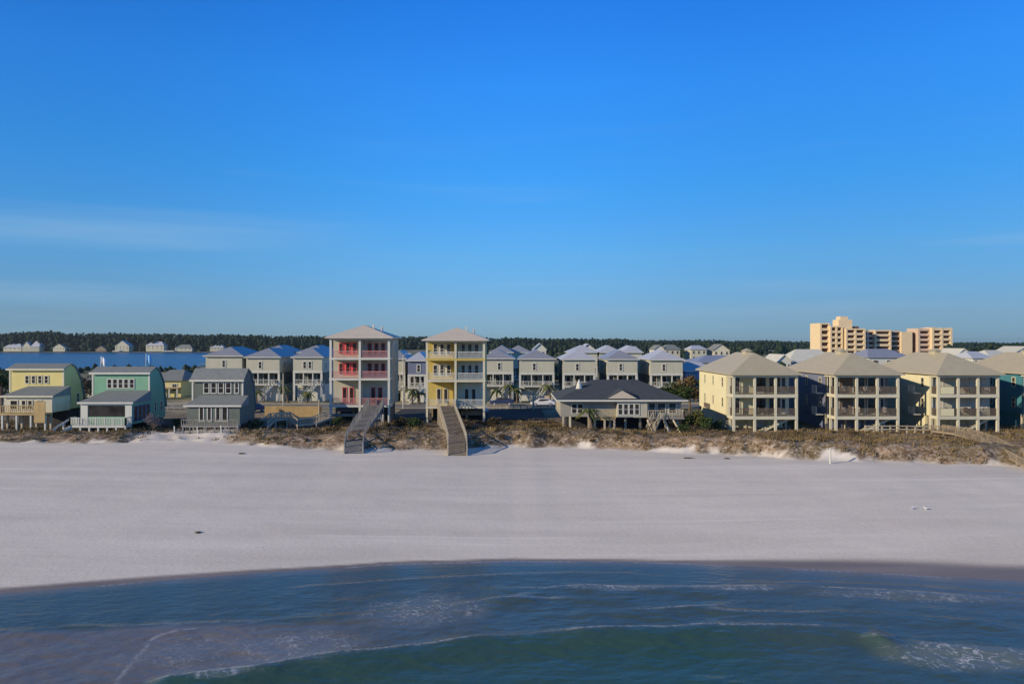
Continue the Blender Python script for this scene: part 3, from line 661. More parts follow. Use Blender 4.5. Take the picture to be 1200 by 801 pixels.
# ------------------------------------------------------------ small dormered cottages on the left
def cottage(label, x0, x1, y0, wing, zs, walls, wingwall, trim, roof, wins, skirt=True, porch_open=False, side='left'):
    """x0..x1 front width, y0 wall of the upper storey, wing = (x0,x1,y) projecting lower room; zs heights above ground"""
    zf, zeave, zshed, ztop, zridge = zs; cx = (x0+x1)/2
    root = thing('beach_cottage', label, 'house', (cx, y0, ZL), 'dormered beach cottages on the left')
    X0, X1 = x0-cx, x1-cx; wx0, wx1, wy = wing[0]-cx, wing[1]-cx, wing[2]-y0; dp = 4.5
    prof = [(0, zf), (0, ztop), (1.5, zridge), (2.6, zridge-0.5), (3.8, zridge-2.2), (dp, zf+1.6), (dp, zf)]
    MB().prism_x(prof, X0, X1).build('wall', mt[walls], root)
    rp = [(-0.35, ztop+0.02), (1.5, zridge+0.14), (2.65, zridge-0.38), (3.95, zridge-2.12), (dp+0.2, zf+1.6), (dp+0.2, zf+1.45), (3.9, zridge-2.25), (2.6, zridge-0.5), (1.5, zridge+0.01), (-0.35, ztop-0.12)]
    rf = MB().prism_x(rp, X0-0.2, X1+0.2).build('roof', mt[roof], root)
    m = MB(); m.box(X0-0.24, X1+0.24, -0.42, -0.352, ztop-0.2, ztop+0.04); m.box(X0-0.02, X0+0.2, -0.04, -0.002, zeave+0.3, ztop-0.13); m.box(X1-0.2, X1+0.02, -0.04, -0.002, zeave+0.3, ztop-0.13)
    m.build('trim', mt[trim], root)
    MB().box(wx0, wx1, wy, -0.01, zf, zeave).build('front_room', mt[wingwall], root)
    # shed roof over the projecting room
    sr = MB(); e = 0.3
    inset = 1.0
    sr.add([(wx0-e, wy-e, zeave), (wx1+e, wy-e, zeave), (wx1+e*0.2, 0.0, zshed), (wx0+inset*0.6, 0.0, zshed), (wx0-e, wy-e, zeave-0.15), (wx1+e, wy-e, zeave-0.15), (wx1+e*0.2, 0.0, zeave-0.15), (wx0-e, 0.0, zeave-0.15)],
           [(0,1,2,3),(0,4,5,1),(1,5,6,2),(0,3,7,4),(7,6,5,4),(3,2,6,7)])
    sr.build('porch_roof', mt[roof], root)
    MB().box(wx0-e-0.03, wx1+e+0.03, wy-e-0.07, wy-e-0.003, zeave-0.2, zeave+0.03).build('fascia', mt[trim], root)
    for (kind, x, z, w_, h_) in wins:
        if kind == 'U': window(root, X0+x, 0, z, w_, h_, 'S', trim, 'glass', True, 0.11)
        if kind == 'L': window(root, wx0+x, wy, z, w_, h_, 'S', trim, 'glass', True, 0.12)
        if kind == 'E': window(root, wx1 if x < -wy-9 else X1, x, z, w_, h_, 'E', trim, 'glass', True, 0.08)
        if kind == 'D': window(root, wx0+x, wy, z, w_, h_, 'S', trim, 'glass', False, 0.12, name='door')
    for x in np.linspace(wx0+0.3, wx1-0.3, 4):
        MB().box(x-0.12, x+0.12, wy+0.1, wy+0.34, -0.5, zf-0.002).build('piling', mt['paletimber'], root)
    for x in np.linspace(X0+0.3, X1-0.3, 4):
        MB().box(x-0.12, x+0.12, 4.1, 4.34, -0.5, zf-0.002).build('piling', mt['timber'], root)
    MB().box(min(wx0, X0)+0.5, X1-0.5, 1.2, 4.3, -0.5, zf-0.02).build('undercroft_shade', mt['darkvoid'], root)
    return root, (X0, X1, wx0, wx1, wy)
# yellow
D0 = 101.0; Dw = 97.0
zs = (WZ(483,Dw)-ZL, WZ(463.5,Dw)-ZL, WZ(452,D0)-ZL, WZ(432,D0)-ZL, WZ(426.5,103)-ZL)
fz = zs[0]
uw = [('U', WX(px,D0)-WX(11,D0), WZ(444.5,D0)-ZL, 0.42, 0.95) for px in (32, 39.5, 47, 54.5)]
lw = [('L', WX(px,Dw)-WX(5,Dw), WZ(474,Dw)-ZL, w_, 1.05) for px, w_ in ((16.5, .85), (28, .45), (35.5, .45), (46, .55))]
y1, (X0, X1, a, b, wy) = cottage('bright yellow dormered beach cottage with golden timber deck at far left', WX(11,D0), WX(75,D0), D0, (WX(5,Dw), WX(61,Dw), Dw), zs, 'yellow', 'cream', 'cream', 'shingle', uw+lw+[('E', 1.2, fz+1.4, .5, 1.2), ('E', 3.2, fz+1.4, .5, 1.2)])
m = MB().box(a-3.2, b+0.1, wy-1.6, wy-0.02, fz-0.2, fz+0.0).build('deck', mt['tantimber'], y1)
railing(m, [(a-3.2, wy-1.55, fz), (b-1.4, wy-1.55, fz)], 1.0, 'tantimber', 0.25, 0.06)
MB().box(b-1.35, b+0.1, wy-1.62, wy-1.52, fz-1.2, fz+1.6).build('screen_wall', mt['tantimber'], y1)
for x in np.linspace(a-3, b, 6): MB().box(x-0.1, x+0.1, wy-1.5, wy-1.3, -0.5, fz-0.201).build('deck_post', mt['white'], m)
# mint
Dw = 96.0
zs = (WZ(497,Dw)-ZL, WZ(471,Dw)-ZL, WZ(457,D0)-ZL, WZ(436.5,D0)-ZL, WZ(430,104)-ZL)
fz = zs[0]
uw = [('U', WX(px,D0)-WX(108,D0), WZ(449.3,D0)-ZL, 0.5, 1.15) for px in (128.5, 135, 141.5, 148, 154.7)]
mi, (X0, X1, a, b, wy) = cottage('mint green dormered beach cottage with white balcony and two flags behind its roof', WX(108,D0), WX(175.5,D0), D0, (WX(95,Dw), WX(154.5,Dw), Dw), zs, 'mint', 'mint', 'white', 'shingle', uw+[('E', 1.5, fz+1.8, .5, 1.2), ('E', 3.2, fz+1.8, .5, 1.2)])
for yy in (-4.1, -3.0, -1.9, -0.8): window(mi, b, yy, fz+1.35, 0.8, 1.9, 'E', 'slate_shade', 'glass', False)
MB().box(a+1.0, b-0.9, wy-0.04, wy-0.003, fz+1.05, fz+2.45).build('porch_opening', mt['glass'], mi)
for xa, xb, za, zb in ((a-0.02, a+0.9, 0, 2.75), (b-0.85, b+0.02, 0, 2.75), (a+0.9, b-0.85, 2.48, 2.75)):
    MB().box(xa, xb, wy-0.07, wy-0.045, fz+za+0.02, fz+zb).build('porch_trim', mt['white'], mi)
m = MB().box(a-0.6, b, wy-1.5, wy-0.02, fz-0.25, fz).build('deck', mt['white'], mi)
railing(m, [(a-0.6, wy-0.1, fz), (a-0.6, wy-1.45, fz), (b-0.05, wy-1.45, fz), (b-0.05, wy-0.1, fz)], 1.0, 'white', 0.22, 0.07, 0.14)
for x in np.linspace(a-0.45, b-0.15, 7): MB().box(x-0.1, x+0.1, wy-1.45, wy-1.2, -0.8, fz-0.251).build('deck_post', mt['white'], m)
stairs(mi, (a-0.7, wy-0.9, fz), (a-2.4, wy-2.2, -0.3), 1.0, 7, 'white', rail='white')
# dark sage
D0 = 100.0; Dw = 97.0
zs = (WZ(497,Dw)-ZL, WZ(474.5,Dw)-ZL, WZ(463,D0)-ZL, WZ(445,D0)-ZL, WZ(432,103)-ZL)
fz = zs[0]
uw = [('U', WX(px,D0)-WX(225,D0), WZ(454.3,D0)-ZL, 0.62, 1.35) for px in (242, 250.5, 259, 267.7)]+[('U', WX(277.5,D0)-WX(225,D0), WZ(454.3,D0)-ZL, 0.4, 1.35)]
lw = [('D', WX(px,Dw)-WX(219,Dw), fz+1.35, w_, 1.75) for px, w_ in ((236.3, .45), (245.5, .4), (255.5, .45), (263.5, .6))]
dk, (X0, X1, a, b, wy) = cottage('dark sage cottage with a long row of white framed dormer windows', WX(225,D0), WX(285,D0), D0, (WX(219,Dw), WX(281,Dw), Dw), zs, 'darkgreen', 'darkgreen', 'white', 'shingle', uw+lw)
m = MB().box(a-0.2, b+0.2, wy-1.3, wy-0.02, fz-0.25, fz-0.02).build('deck', mt['greytimber'], dk)
railing(m, [(a-0.15, wy-1.25, fz), (b+0.15, wy-1.25, fz)], 0.75, 'greytimber', 0.3, 0.06)
for x in np.linspace(a, b, 6): MB().box(x-0.1, x+0.1, wy-1.25, wy-1.05, -0.9, fz-0.251).build('deck_post', mt['greytimber'], m)
# broken sand fence below it
sf = thing('sand_fence', 'grey slatted sand fence leaning below the dark sage cottage', 'fence', (WX(245,94), 93.0, gz(WX(245,94), 93)))
for k in range(9):
    x = -4+k*1.0; MB().bar((x, 0.1*math.sin(k*2.1), -0.5), (x+0.12*math.sin(k*1.7), 0, 0.85+0.15*math.sin(k*3.3)), 0.12).build('post', mt['greytimber'] if k % 3 else mt['white'], sf)
r = MB()
for k in range(46):
    x = -4+k*0.175; r.bar((x, 0.08, -0.4), (x+random.uniform(-.05,.05), 0.08, 0.55+random.uniform(-.2,.12)), 0.05, 0.02)
r.build('slats', mt['greytimber'], sf)

# flags behind the mint cottage
def flagpole(px, D, ztop, zbot, cloth, label):
    f = thing('flagpole', label, 'flagpole', (WX(px,D), D, zbot))
    MB().tube([(0,0,0),(0,0,ztop-zbot)], [0.06, 0.04], 8).build('pole', mt['white'], f)
    m = MB(); n = 8
    vs = []
    for i in range(n+1):
        u = i/n; y = 0.10*math.sin(u*7); x = 0.06+u*0.75; dz = -0.55*u*u
        vs += [(x, y, ztop-zbot-0.1+dz), (x-0.12*u, y+0.03, ztop-zbot-1.25+dz*0.8)]
    m.add(vs, [(2*i, 2*i+2, 2*i+3, 2*i+1) for i in range(n)])
    fl = m.build('flag', mt[cloth], f, smooth_=True); md = fl.modifiers.new('thick', 'SOLIDIFY'); md.thickness = 0.02
    return f
flagpole(118, 104.3, WZ(417,104), WZ(434,104)-1.2, 'fabric', 'white pole with a drooping white flag behind the left end of the mint roof')
flagpole(171, 104.3, WZ(414,104), WZ(434,104)-1.2, 'bluefabric', 'white pole with a pale blue flag behind the right end of the mint roof')

# ------------------------------------------------------------ dark roofed bungalow
D = 98.0
bx0, bx1 = WX(657,D), WX(798,D); cx = (bx0+bx1)/2; h = (bx1-bx0)/2
bg_ = thing('bungalow', 'low wide bungalow on stilts with dark slate hip roof and a pale front gable', 'house', (cx, D, ZL))
zf, ze = WZ(488,D)-ZL, WZ(467.5,D)-ZL
xg = WX(715,D)-cx
MB().box(-h, h, 0, 11, zf, ze-0.1).build('wall', mt['drabwall'], bg_)
MB().box(WX(722,D)-cx, WX(757,D)-cx, -1.0, -0.01, zf, ze-0.1).build('bay', mt['stone'], bg_)
for px in (727, 733.5, 740, 746.5): window(bg_, WX(px,D-1)-cx, -1.0, WZ(478.5,D)-ZL, 0.5, 1.35, 'S', 'white', 'glass', True, 0.1)
for px in (673, 680): window(bg_, WX(px,D)-cx, 0, WZ(478.5,D)-ZL, 0.6, 1.2, 'S', 'white', 'glass')
for px, w_ in ((764, .8), (775, 1.0), (788, .9)): window(bg_, WX(px,D)-cx, 0, WZ(478,D)-ZL, w_, 1.3, 'S', 'white', 'glass')
for yy in (3, 6.5): window(bg_, -h, yy, zf+1.3, 0.6, 1.2, 'W', 'cream', 'glass')
rf = MB().hipx(-h-0.6, h+0.6, -1.4, 12, ze, 2.35, 0.14, 5.6).build('roof', mt['darkshingle'], bg_)
MB().box(-h-0.64, h+0.64, -1.47, -1.402, ze-0.2, ze+0.02).box(-h-0.67, -h-0.602, -1.402, 12, ze-0.2, ze+0.02).build('fascia', mt['white'], rf)
gx0, gx1 = WX(709,D-1.4)-cx, WX(750,D-1.4)-cx; gm = (gx0+gx1)/2
gb = MB().add([(gx0, -1.3, ze+0.1), (gx1, -1.3, ze+0.1), (gm, -1.3, ze+1.35), (gm, 5.0, ze+1.35), (gx0, 0.2, ze+0.1), (gx1, 0.2, ze+0.1)], [(0,1,2),(1,5,3,2),(0,2,3,4)])
gb.build('gable_roof', mt['darkshingle'], rf)
MB().add([(gx0+0.4, -1.42, ze+0.2), (gx1-0.4, -1.42, ze+0.2), (gm, -1.42, ze+1.22), (gx0+0.4, -1.31, ze+0.2), (gx1-0.4, -1.31, ze+0.2), (gm, -1.31, ze+1.22)], [(0,1,2),(5,4,3),(0,3,4,1),(1,4,5,2),(2,5,3,0)]).build('gable', mt['curtain'], rf)
MB().tube([(WX(678,D)-cx+0.3, 2.6, ze+1.2), (WX(678,D)-cx+0.3, 2.6, ze+1.9), (WX(678,D)-cx+0.3, 2.6, ze+2.5)], [0.45, 0.28, 0.06], 8).build('roof_vent', mt['white'], rf)
MB().box(-h+1, h-1, 3.0, 10.5, -0.3, zf-0.02).build('undercroft_shade', mt['darkvoid'], bg_)
for px in (660, 668, 690, 715, 733, 750, 766, 780, 794):
    x = WX(px,D)-cx; MB().box(x-0.13, x+0.13, -0.1, 0.16, -0.6, zf-0.002).build('piling', mt['paletimber'] if px != 668 else mt['cream'], bg_)
MB().box(WX(757.5,D)-cx, h+0.2, -1.25, -0.02, zf-0.2, zf).build('deck', mt['greytimber'], bg_)
railing(bg_, [(WX(758,D)-cx, -1.2, zf), (h+0.15, -1.2, zf), (h+0.15, -0.05, zf)], 0.95, 'paletimber', 0.3, 0.05)
MB().box(WX(694,D)-cx, WX(718,D)-cx, -2.4, -0.02, zf-0.2, zf).build('deck', mt['tantimber'], bg_)
railing(bg_, [(WX(694,D)-cx, -2.35, zf), (WX(718,D)-cx, -2.35, zf)], 1.0, 'tantimber', 0.3, 0.06)
for k, px in enumerate((695, 706, 717)):
    x = WX(px,D)-cx; MB().box(x-0.12, x+0.12, -2.4, -2.16, -0.6, zf-0.21).build('deck_post', mt['paletimber'], bg_)
for (pa, pb) in ((757, 764), (776, 782), (787, 795)):       # raking props under the deck
    MB().bar((WX(pa,D)-cx, -1.1, zf-0.3), (WX(pb,D)-cx, -2.2, -0.3), 0.22).build('brace', mt['paletimber'], bg_)
stairs(bg_, (WX(768,D)-cx, -1.3, zf), (WX(756,D)-cx, -3.2, -0.1), 1.0, 8, 'timber', rail='paletimber')

# ------------------------------------------------------------ second row of houses behind the road
def row_house(label, px0, px1, D=145.0, win=(0.42,), wall='palewall', roof='lavroof', eave=419.0, rise=1.75, depth=14, group='pale stilt houses in the row behind the road', base=None, low='white'):
    x0, x1 = WX(px0,D), WX(px1,D); cx = (x0+x1)/2; W = x1-x0; h = W/2
    root = thing('row_house', label, 'house', (cx, D, ZL), group)
    ze = WZ(eave,D)-ZL; z2 = WZ(eave+18.5,D)-ZL; z1 = WZ(eave+32,D)-ZL
    MB().box(-h, h, 0, depth, z2, ze-0.02).build('wall', mt[wall], root)
    MB().box(-h+0.02, h-0.02, 1.9, depth-0.02, z1-0.1, z2-0.002).build('porch_wall', mt['darkgreen'], root)  # dark wall colour paints in the deep shade of the porch recess
    MB().box(-h+0.1, h-0.1, 2.6, depth-0.1, -0.2, z1-0.102).build('ground_wall', mt[low], root)
    MB().box(-h-0.04, h+0.04, -0.06, -0.002, z2-0.05, z2+0.35).build('band', mt['white'], root)
    m = MB().box(-h, h, 0.0, 1.89, z1-0.22, z1).build('porch_deck', mt['white'], root)
    railing(m, [(-h+0.3, 0.08, z1), (h-0.3, 0.08, z1)], 0.9, 'white', 0.3, 0.05)
    for x in (-h+0.16, -h*0.3, h*0.35, h-0.16):
        big = abs(x) > h*0.8; s = 0.2 if big else 0.09
        MB().box(x-s, x+s, 0.02, 0.3, -0.2 if big else z1+0.001, z2-0.052).build('column', mt['white'], root)
    for k, x in enumerate((-h*0.62, -h*0.02, h*0.62)): window(root, x, 1.9, z1+1.1, 0.75, 1.75, 'S', 'white', 'glass', False, name='door')
    for u in win: window(root, -h+u*W, 0, WZ(eave+9.5,D)-ZL, 0.5, 1.25, 'S', 'white', 'glass', True, 0.16)
    for yy in (3, 8): 
        for sx in (-1, 1): window(root, sx*h, yy, z2+1.4, 0.6, 1.1, 'E' if sx > 0 else 'W', 'white', 'glass')
    for k, x in enumerate((-h*0.5, h*0.5)): MB().box(x-1.1, x+1.1, 2.53, 2.597, 0, 2.2).build('garage_door', mt['curtain'] if (int(px0)+k) % 3 == 0 else mt['white'], root)
    stairs(root, (h*0.6, 0.0, z1), (h*0.6-2.4, -2.6, 0.05), 1.0, 12, 'white', rail='white')
    rf = MB().hip(-h-0.4, h+0.4, -0.45, depth+0.4, ze, rise, 0.14, hf=3.9, hb=3.9).build('roof', mt[roof], root)
    MB().box(-h-0.43, h+0.43, -0.50, -0.452, ze-0.18, ze+0.01).build('fascia', mt['white'], rf)
    return root
row_house('pale row house showing its top window just above the dark sage cottage', 241, 283.5, win=(0.5,), eave=416.5)
row_house('row house under a lavender roof directly right of the dark sage cottage', 288.5, 327.5, win=(0.42,), eave=418)
row_house('narrow row house with two top windows beside the red trimmed tall house', 343.5, 377.5, win=(0.4, 0.58), eave=418)
row_house('row house squeezed right of the red trimmed tall house', 456, 474.5, win=(0.25,), eave=420, rise=1.6)
row_house('row house painted shadow blue behind a street lamp, left of the mustard tall house', 478, 499, D=141, win=(0.6,), wall='slate_shade', eave=422, rise=1.6, roof='greyroof')  # wall colour holds the blue shadow on this house
row_house('row house directly right of the mustard tall house', 565, 601.5, win=(0.55,), eave=419.5)
row_house('row house midway between the mustard tall house and the bungalow', 608.5, 649.5, win=(0.43,), eave=420)
row_house('row house above the left end of the bungalow roof', 659.5, 697.5, win=(0.45,), eave=420.5, roof='greyroof')
row_house('row house above the middle of the bungalow roof', 711.5, 747, win=(0.45,), eave=420.5)
row_house('row house above the right end of the bungalow roof, last of its row', 762, 800, win=(0.42,), eave=421, roof='greyroof')
for i, (a, b, D_, rf_, lab) in enumerate([
    (196, 232, 178, 'greyroof', None), (306, 336, 176, 'lavroof', 'pale back row house peeking over the lavender roof right of the sage cottage'),
    (350, 382, 178, 'lavroof', 'back row house behind the narrow two window row house'),
    (575, 600, 176, 'lavroof', 'back row house with lavender roof just right of the mustard tall house'),
    (594, 622, 182, 'lavroof', 'back row house filling the gap left of the midway row house'),
    (668, 700, 184, 'greyroof', 'back row house rising behind the roof above the bungalow left end'),
    (702, 728, 184, 'greyroof', 'back row house between two roofs above the bungalow middle'),
    (730, 752, 188, 'greyroof', 'pale roofed back row house behind the house over the bungalow middle')]):
    if lab: row_house(lab, a, b, D=D_, win=(0.5,), wall='palewall2', roof=rf_, eave=412.5, rise=1.7, group='further stilt houses behind the row')
def gable_house(name, label, px0, px1, pyw, pyr, D, wall, roof, depth=9, base=3.0, wins=2, group=None, axis_='x'):
    x0, x1 = WX(px0,D), WX(px1,D); cx = (x0+x1)/2; h = (x1-x0)/2
    root = thing(name, label, 'house', (cx, D, base), group); ze = WZ(pyw,D)-base; zr = WZ(pyr,D+(depth/2 if axis_ == 'x' else 0))-base
    if axis_ == 'x':
        MB().box(-h, h, 0, depth, -0.5, ze).build('wall', mt[wall], root)
        MB().hipx(-h-0.5, h+0.5, -0.5, depth+0.5, ze, zr-ze, 0.2, min(depth/2, h*0.6)).build('roof', mt[roof], root)
    else:
        m = MB().box(-h, h, 0, depth, -0.5, ze); m.add([(-h,0,ze),(h,0,ze),(0,0,zr-0.2),(-h,depth,ze),(h,depth,ze),(0,depth,zr-0.2)], [(0,1,2),(5,4,3)]); m.build('wall', mt[wall], root)
        m = MB(); 
        for s in (-1, 1): m.slab([(s*(h+0.4), -0.4, ze-0.15), (0, -0.4, zr), (0, depth+0.4, zr), (s*(h+0.4), depth+0.4, ze-0.15)], 0.18)
        m.build('roof', mt[roof], root)
    k = max(1, wins)
    for i in range(k):
        x = -h+(i+0.5)*2*h/k; window(root, x, 0, ze-1.6, min(1.4, h/k*0.7), 1.4, 'S', 'white', 'glass')
        if ze > 6: window(root, x, 0, ze-4.6, min(1.4, h/k*0.7), 1.4, 'S', 'white', 'glass')
    return root
gable_house('gabled_house', 'tiny white gabled house top peeking over the roofs left of centre back rows', 625.5, 640, 409, 402, 240, 'white', 'greyroof', 10, group='far roofs behind the rows', axis_='y')
gable_house('gabled_house', 'round topped pale house peak over the bungalow left end, far behind', 680, 698, 410, 402.5, 240, 'white', 'greyroof', 10, group='far roofs behind the rows', axis_='y')
gable_house('gabled_house', 'small pale roof peak between the bungalow middle roofs and the woods', 736, 750, 411, 405.5, 240, 'white', 'greyroof', 10, group='far roofs behind the rows')
bh = gable_house('blue_house', 'blue walled house under a white roof beside the pale yellow condo', 803, 834, 434, 424, 148, 'bluewall', 'greyroof', 9, ZL, 2)
gable_house('long_house', 'long low building under a slate grey roof behind the pale yellow condo', 818, 884, 424, 416, 200, 'stone', 'lavroof', 16, ZL, 5)
# small yellow house by the lagoon
yh = gable_house('yellow_bungalow', 'small yellow house by the lagoon between the mint and dark sage cottages', 182, 212, 445, 433, 158, 'yellow', 'shingle', 9, ZL, 2)
m = MB().box(-2.9, 2.9, -1.6, -0.02, 1.9, 2.1).build('deck', mt['tantimber'], yh)
railing(m, [(-2.9, -1.55, 2.1), (2.9, -1.55, 2.1)], 0.9, 'white', 0.4)
for x in (-2.6, -0.9, 0.9, 2.6): MB().box(x-0.12, x+0.12, -1.5, -1.26, -0.3, 1.899).build('deck_post', mt['white'], m)
gable_house('shed', 'grey shed behind the gap between yellow and mint cottages', 90, 108, 448, 441, 150, 'stone', 'shingle', 6, ZL, 1)
# white roofed cluster and lavender roof among the condos
for i, (a, b, pw, pr, D_, ax, rf_, lab) in enumerate([
    (911, 927, 423, 415, 215, 'y', 'white', 'small white gable left of the big white roof behind the condos'),
    (925, 985, 424, 409, 222, 'x', 'white', 'large white roofed hall behind the first and second condos'),
    (1018, 1066, 418, 408.5, 185, 'x', 'lavroof', 'house with broad lavender roof below the apricot resort'),
    (1122, 1138, 415, 408, 260, 'y', 'white', 'small cream gabled house just right of the resort'),
    (1140, 1163, 419, 411.5, 240, 'x', 'greyroof', 'white roofed house behind the third condo roof'),
    (1160, 1188, 417, 410, 250, 'x', 'white', 'long pale roof near the right edge behind the teal condo'),
    (1190, 1215, 412, 405.5, 270, 'y', 'white', 'white gabled house at the right edge under the trees')]):
    gable_house('far_house', lab, a, b, pw, pr, D_, 'white', rf_, 12, ZL, 3, 'houses in the distance on the right', ax)
for i, (a, b, pw, pr, wl, ax, lab) in enumerate([
    (767, 779, 409, 404, 'white', 'y', 'white gabled house left in the far pair before the woods'),
    (779, 797, 409, 403.5, 'stone', 'x', 'grey house beside the white gable before the woods'),
    (810, 828, 409, 404.5, 'palewall', 'x', 'pale green far house above the gap left of the yellow condo'),
    (836, 855, 410, 403, 'cream', 'y', 'tall cream far house just above the pale yellow condo roof')]):
    gable_house('far_house', lab, a, b, pw, pr, 380, wl, 'shingle' if i != 2 else 'greyroof', 14, ZL, 3, 'houses before the woods', ax)
for i, (a, b, pw, pr, wl, ax, rf_, lab) in enumerate([
    (4, 25, 407, 402.5, 'white', 'x', 'greyroof', 'low white roofed house at the far left of the opposite shore'),
    (26, 36, 406, 400, 'white', 'y', 'greyroof', 'white gabled house second from left on the opposite shore'),
    (36, 46, 406, 399.5, 'palewall', 'x', 'greyroof', 'grey house touching the second white gable on the opposite shore'),
    (62, 76, 407, 402.5, 'white', 'y', 'shingle', 'small white house alone before dark woods on the opposite shore'),
    (112, 124, 409, 405, 'timber', 'y', 'shingle', 'brown boathouse low on the opposite shore'),
    (135, 151, 405, 398.8, 'white', 'y', 'greyroof', 'white gabled house above the mint cottage on the opposite shore'),
    (171, 192, 404.5, 400, 'white', 'x', 'greyroof', 'wide two storey white house on the opposite shore near the blue flag'),
    (205, 225, 407.5, 403.5, 'palewall', 'x', 'shingle', 'pale house at the water edge left of the first row house'),
    (246, 262, 407, 403.5, 'stone', 'x', 'greyroof', 'dim house just above the first row house roof on the opposite shore')]):
    gable_house('shore_house', lab, a, b, pw, pr, 1082, 'palewall2' if wl == 'white' else wl, rf_, 14, 1.6, 4, 'houses on the opposite shore', ax)
for a, b, lab in ((133, 141, 'white boat dock below the gabled white house across the lagoon'), (191, 205, 'long white dock right of the wide white house across the lagoon')):
    d = thing('dock', lab, 'dock', (WX((a+b)/2,1064), 1064, 0)); h = (WX(b,1064)-WX(a,1064))/2
    MB().box(-h, h, -3, 8, 1.2, 2.4).build('deck', mt['white'], d)
    for k in range(4): MB().box(-h+0.3+k*(2*h-1)/3, -h+0.7+k*(2*h-1)/3, -2.8, -2.4, -1, 1.19).build('piling', mt['timber'], d)

# ------------------------------------------------------------ resort blocks in the distance
def resort():
    D = 367.0; s = D/F
    root = thing('resort_building', 'tall apricot stepped resort building with balconies and a square roof tower', 'apartment building', (WX(990,D), D, ZL))
    cx = WX(990, D)
    def X(px): return WX(px, D)-cx
    def Z(py): return WZ(py, D)-ZL
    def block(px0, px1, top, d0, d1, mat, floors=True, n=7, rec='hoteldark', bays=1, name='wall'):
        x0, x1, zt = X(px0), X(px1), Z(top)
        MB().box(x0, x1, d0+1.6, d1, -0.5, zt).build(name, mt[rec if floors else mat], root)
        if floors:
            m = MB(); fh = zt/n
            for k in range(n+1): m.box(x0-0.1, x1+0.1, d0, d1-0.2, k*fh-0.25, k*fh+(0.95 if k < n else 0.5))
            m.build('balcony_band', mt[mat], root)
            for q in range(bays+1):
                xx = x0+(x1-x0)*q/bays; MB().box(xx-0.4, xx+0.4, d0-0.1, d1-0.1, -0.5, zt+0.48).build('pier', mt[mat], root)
    block(962, 972, 379.5, 0, 12.4, 'hotel', bays=1); block(972.3, 985.5, 383, -1.5, 12.2, 'hotel', bays=2)
    for k in range(1, 7):                                   # dark plates painting balcony slot shade on the end wall
        MB().box(X(962)-0.06, X(962)-0.003, 3.2, 9.6, k*3.0+0.6, k*3.0+1.9).build('slot_shade', mt['hoteldark'], root)
    block(989, 1010, 386, -3, 12, 'hotel', bays=2)
    MB().box(X(986), X(1002), 3, 10, -0.5, Z(374)).build('roof_tower', mt['hotel'], root)
    MB().box(X(989), X(998), 4, 9, Z(374)+0.01, Z(370.3)).build('roof_hut', mt['hotel'], root)
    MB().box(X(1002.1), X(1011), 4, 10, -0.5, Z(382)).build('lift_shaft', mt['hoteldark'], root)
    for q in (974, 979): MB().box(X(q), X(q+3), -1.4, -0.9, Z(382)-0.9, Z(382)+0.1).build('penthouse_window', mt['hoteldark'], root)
    block(1013, 1028, 388.5, 3, 13, 'hotelpink', bays=2); block(1028.3, 1046, 387.5, 2, 13, 'hotel', bays=1)
    MB().box(X(1018), X(1021), 6, 10, Z(388)+0.5, Z(386)).build('roof_vent', mt['hotelpink'], root)
    r2 = thing('resort_building', 'purple shaded and salmon resort wing right of the apricot tower', 'apartment building', (WX(1082,D), D+6, ZL))
    cx = WX(1082, D); root2 = r2
    return root
def resort_wing():
    D = 367.0
    root = thing('resort_building', 'lower salmon and cream resort wing with a dark slot, right of the apricot tower', 'apartment building', (WX(1082,D), D, ZL)); cx = WX(1082, D)
    def X(px): return WX(px, D)-cx
    def Z(py): return WZ(py, D)-ZL
    m = MB(); zt = Z(388.5)
    MB().box(X(1046.5), X(1060), 5.6, 14, -0.5, zt).build('wall', mt['glass'], root)  # dark glass stands in for the shade on this face
    for k in range(8): m.box(X(1046.5), X(1060), 4.3, 5.59, k*zt/7-0.2, k*zt/7+0.6)
    m.build('balcony_band', mt['hotelpink'], root)
    MB().box(X(1060.1), X(1073), 3, 14, -0.5, Z(388.5)).build('wall', mt['hotel'], root)
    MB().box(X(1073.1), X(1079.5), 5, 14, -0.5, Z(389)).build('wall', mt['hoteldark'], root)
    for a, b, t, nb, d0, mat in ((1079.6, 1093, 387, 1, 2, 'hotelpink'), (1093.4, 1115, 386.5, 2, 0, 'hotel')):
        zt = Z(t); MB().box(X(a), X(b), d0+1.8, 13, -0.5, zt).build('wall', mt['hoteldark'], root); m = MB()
        for k in range(8): m.box(X(a)-0.1, X(b)+0.1, d0, 12.5, k*zt/7-0.2, k*zt/7+1.0)
        m.build('balcony_band', mt[mat], root)
        for q in range(nb+1): x = X(a)+(X(b)-X(a))*q/nb; MB().box(x-0.5, x+0.5, d0-0.1, 12.6, -0.5, zt+1.1).build('pier', mt[mat], root)
    MB().box(X(1098), X(1105), 6, 12, Z(386.5)+1.01, Z(383)).build('roof_hut', mt['hotelpink'], root)
resort_root = resort()
for o in list(bpy.data.objects):
    if o.type == 'EMPTY' and o.name.startswith('resort_building') and not o.children and o is not resort_root: bpy.data.objects.remove(o)
resort_wing()

